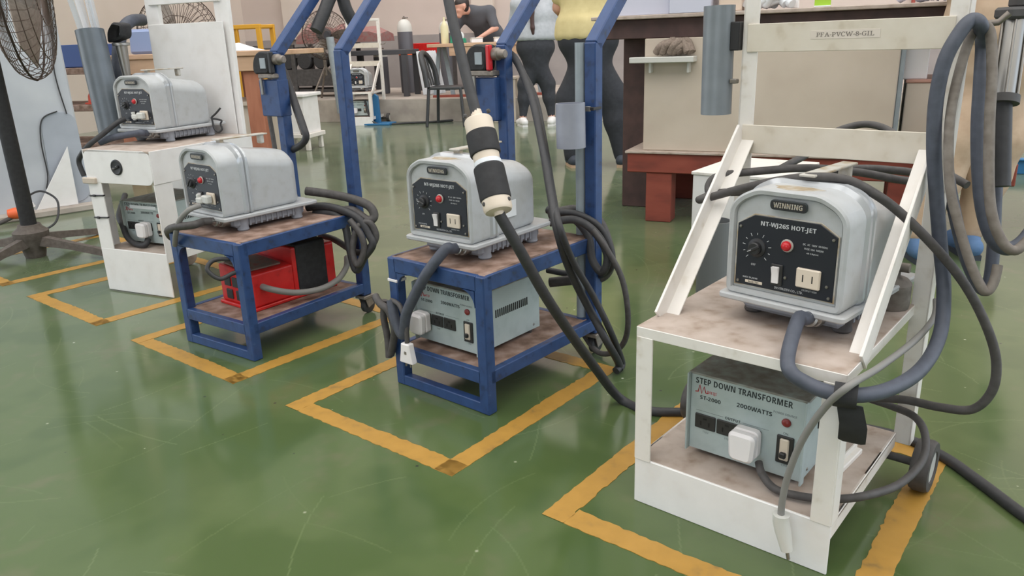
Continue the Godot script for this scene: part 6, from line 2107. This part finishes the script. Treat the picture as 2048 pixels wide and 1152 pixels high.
	for e in [[-0.05, 0.085], [-0.005, 0.085], [-0.045, 0.04], [0.01, 0.04]]:
		b = Mb.new()
		b.box(V(e[0], e[1], 0.001), V(0.034, 0.034, 0.006), 0.003)
		part("socket_outlet", b, M.socket, t)
	b = Mb.new()
	b.lathe([[0.0, 0.012], [0.014, 0.012], [0.016, 0.0]], 14, Transform3D(Basis(V(1, 0, 0), V(0, 0, 1), V(0, -1, 0)), V(0.06, 0.05, 0.0)))
	part("fuse_cap", b, M.black, t)

	# first cart: tall white
	o = V(-1.697, 0, -3.107)
	th = -25.0
	make_tall_white_cart("tall white cart with round black socket and solid back board", o, th)
	var w1 := make_welder("grey welder with white plug on the tall white cart", place(o, th, V(0.095, 0.5905, -0.205)), -28.5, {"dial": 0.3})
	make_cord_plug(w1, V(0.051, 0.113, 0.002))
	var t1 := make_transformer("teal transformer with white plug low on the tall white cart", place(o, th, V(0.165, 0.1825, -0.10)), -26.0, 2)
	box_part("sticker", t1, V(-0.075, 0.162, -0.001), V(0.075, 0.176, 0.0004), M.paper, 0.0002, "white paper sticker")
	hose("welder_cord", P["c1_plug_cord"], 0.0105, M.rubber_dark, "black cord looping from welder plug round the tall cart's corner", "cord", "welder cords")
	hose("air_hose", from_nozzle(w1, P["c1_air_hose"], 2), 0.0135, M.hose, "blue-grey air hose along the tall white cart's shelf", "hose", "air hoses")
	hose("mains_cable", P["c1_mains"], 0.012, M.rubber_dark, "dark cable curling under the tall white cart's transformer", "cable", "mains cables")
	hose("torch_cable", P["c1_torch_hose"], 0.026, M.hose, "fat slate hose curving behind the tall cart's welder", "hose", "torch hoses")
	hose("cable_tie", P["c1_tie"], 0.004, M.black, "curled black cable tie behind the tall cart's welder", "cable tie")
	pipe("rod_pipe", place(o, th, V(-0.10, 0.60, -0.24)), place(o, th, V(-0.165, 1.045, -0.27)), 0.056, M.pvc_dark, "wide slate pipe full of clear strips beside the tall white cart", 0.004, "plastic rod pipes")
	var rng := RandomNumberGenerator.new()
	rng.seed = 77
	for k in 9:
		b = Mb.new()
		var a := TAU * k / 9
		var foot := place(o, th, V(-0.16, 1.0, -0.27)) + V(cos(a), 0, sin(a)) * 0.032
		var up := foot + V(-0.05 + cos(a) * 0.03 + rng.randf_range(-0.02, 0.02), rng.randf_range(0.3, 0.55), sin(a) * 0.03)
		b.bar(foot, up, 0.022, 0.003, V(cos(a + 0.7), 0, sin(a + 0.7)), 0.0008)
		single("plastic_strip", b, M.film, foot, "clear plastic strip standing in the wide slate pipe", "plastic strip", "clear strips in the slate pipe")
	t = thing("hot_air_torch", "dark torch nozzle with metal ring above the tall white cart", "torch", place(o, th, V(-0.09, 0.99, -0.35)), th)
	b = Mb.new()
	b.prism(rounded([Vector2(-0.05, 0.0), Vector2(0.045, 0.02), Vector2(0.055, 0.075), Vector2(0.0, 0.085), Vector2(-0.04, 0.05)], 0.016, 4), -0.03, 0.03, 0.008)
	part("head", b, M.black_soft, t)
	b = Mb.new()
	b.lathe([[0.026, -0.012], [0.036, -0.010], [0.036, 0.0], [0.026, 0.002]], 18)
	part("ring", b, M.chrome, t)
	b = Mb.new()
	b.lathe([[0.0, -0.17], [0.014, -0.17], [0.020, -0.09], [0.024, -0.01], [0.0, 0.0]], 16)
	part("nozzle", b, M.steel, t)


# hose course that starts on a welder's nozzle
func from_nozzle(w: Node3D, pts: Array, skip: int) -> Array:
	var r := [w.transform * V(0.062, 0.042, 0.006), w.transform * V(0.062, 0.045, 0.024), w.transform * V(0.060, 0.047, 0.045)]
	r.append_array(pts.slice(skip))
	return r


func tape_ring(c: Vector3, w: float) -> PackedVector3Array:
	return PackedVector3Array([c + V(-w, 0, -w * 0.6), c + V(w, 0, w * 0.6), c + V(w, 0, w * 0.6 - 0.003), c + V(-w, 0, -w * 0.6 - 0.003)])


func _ready() -> void:
	make_view()
	make_materials()
	make_roof_lights()
	make_room()
	make_row()
	make_background()
	make_people()
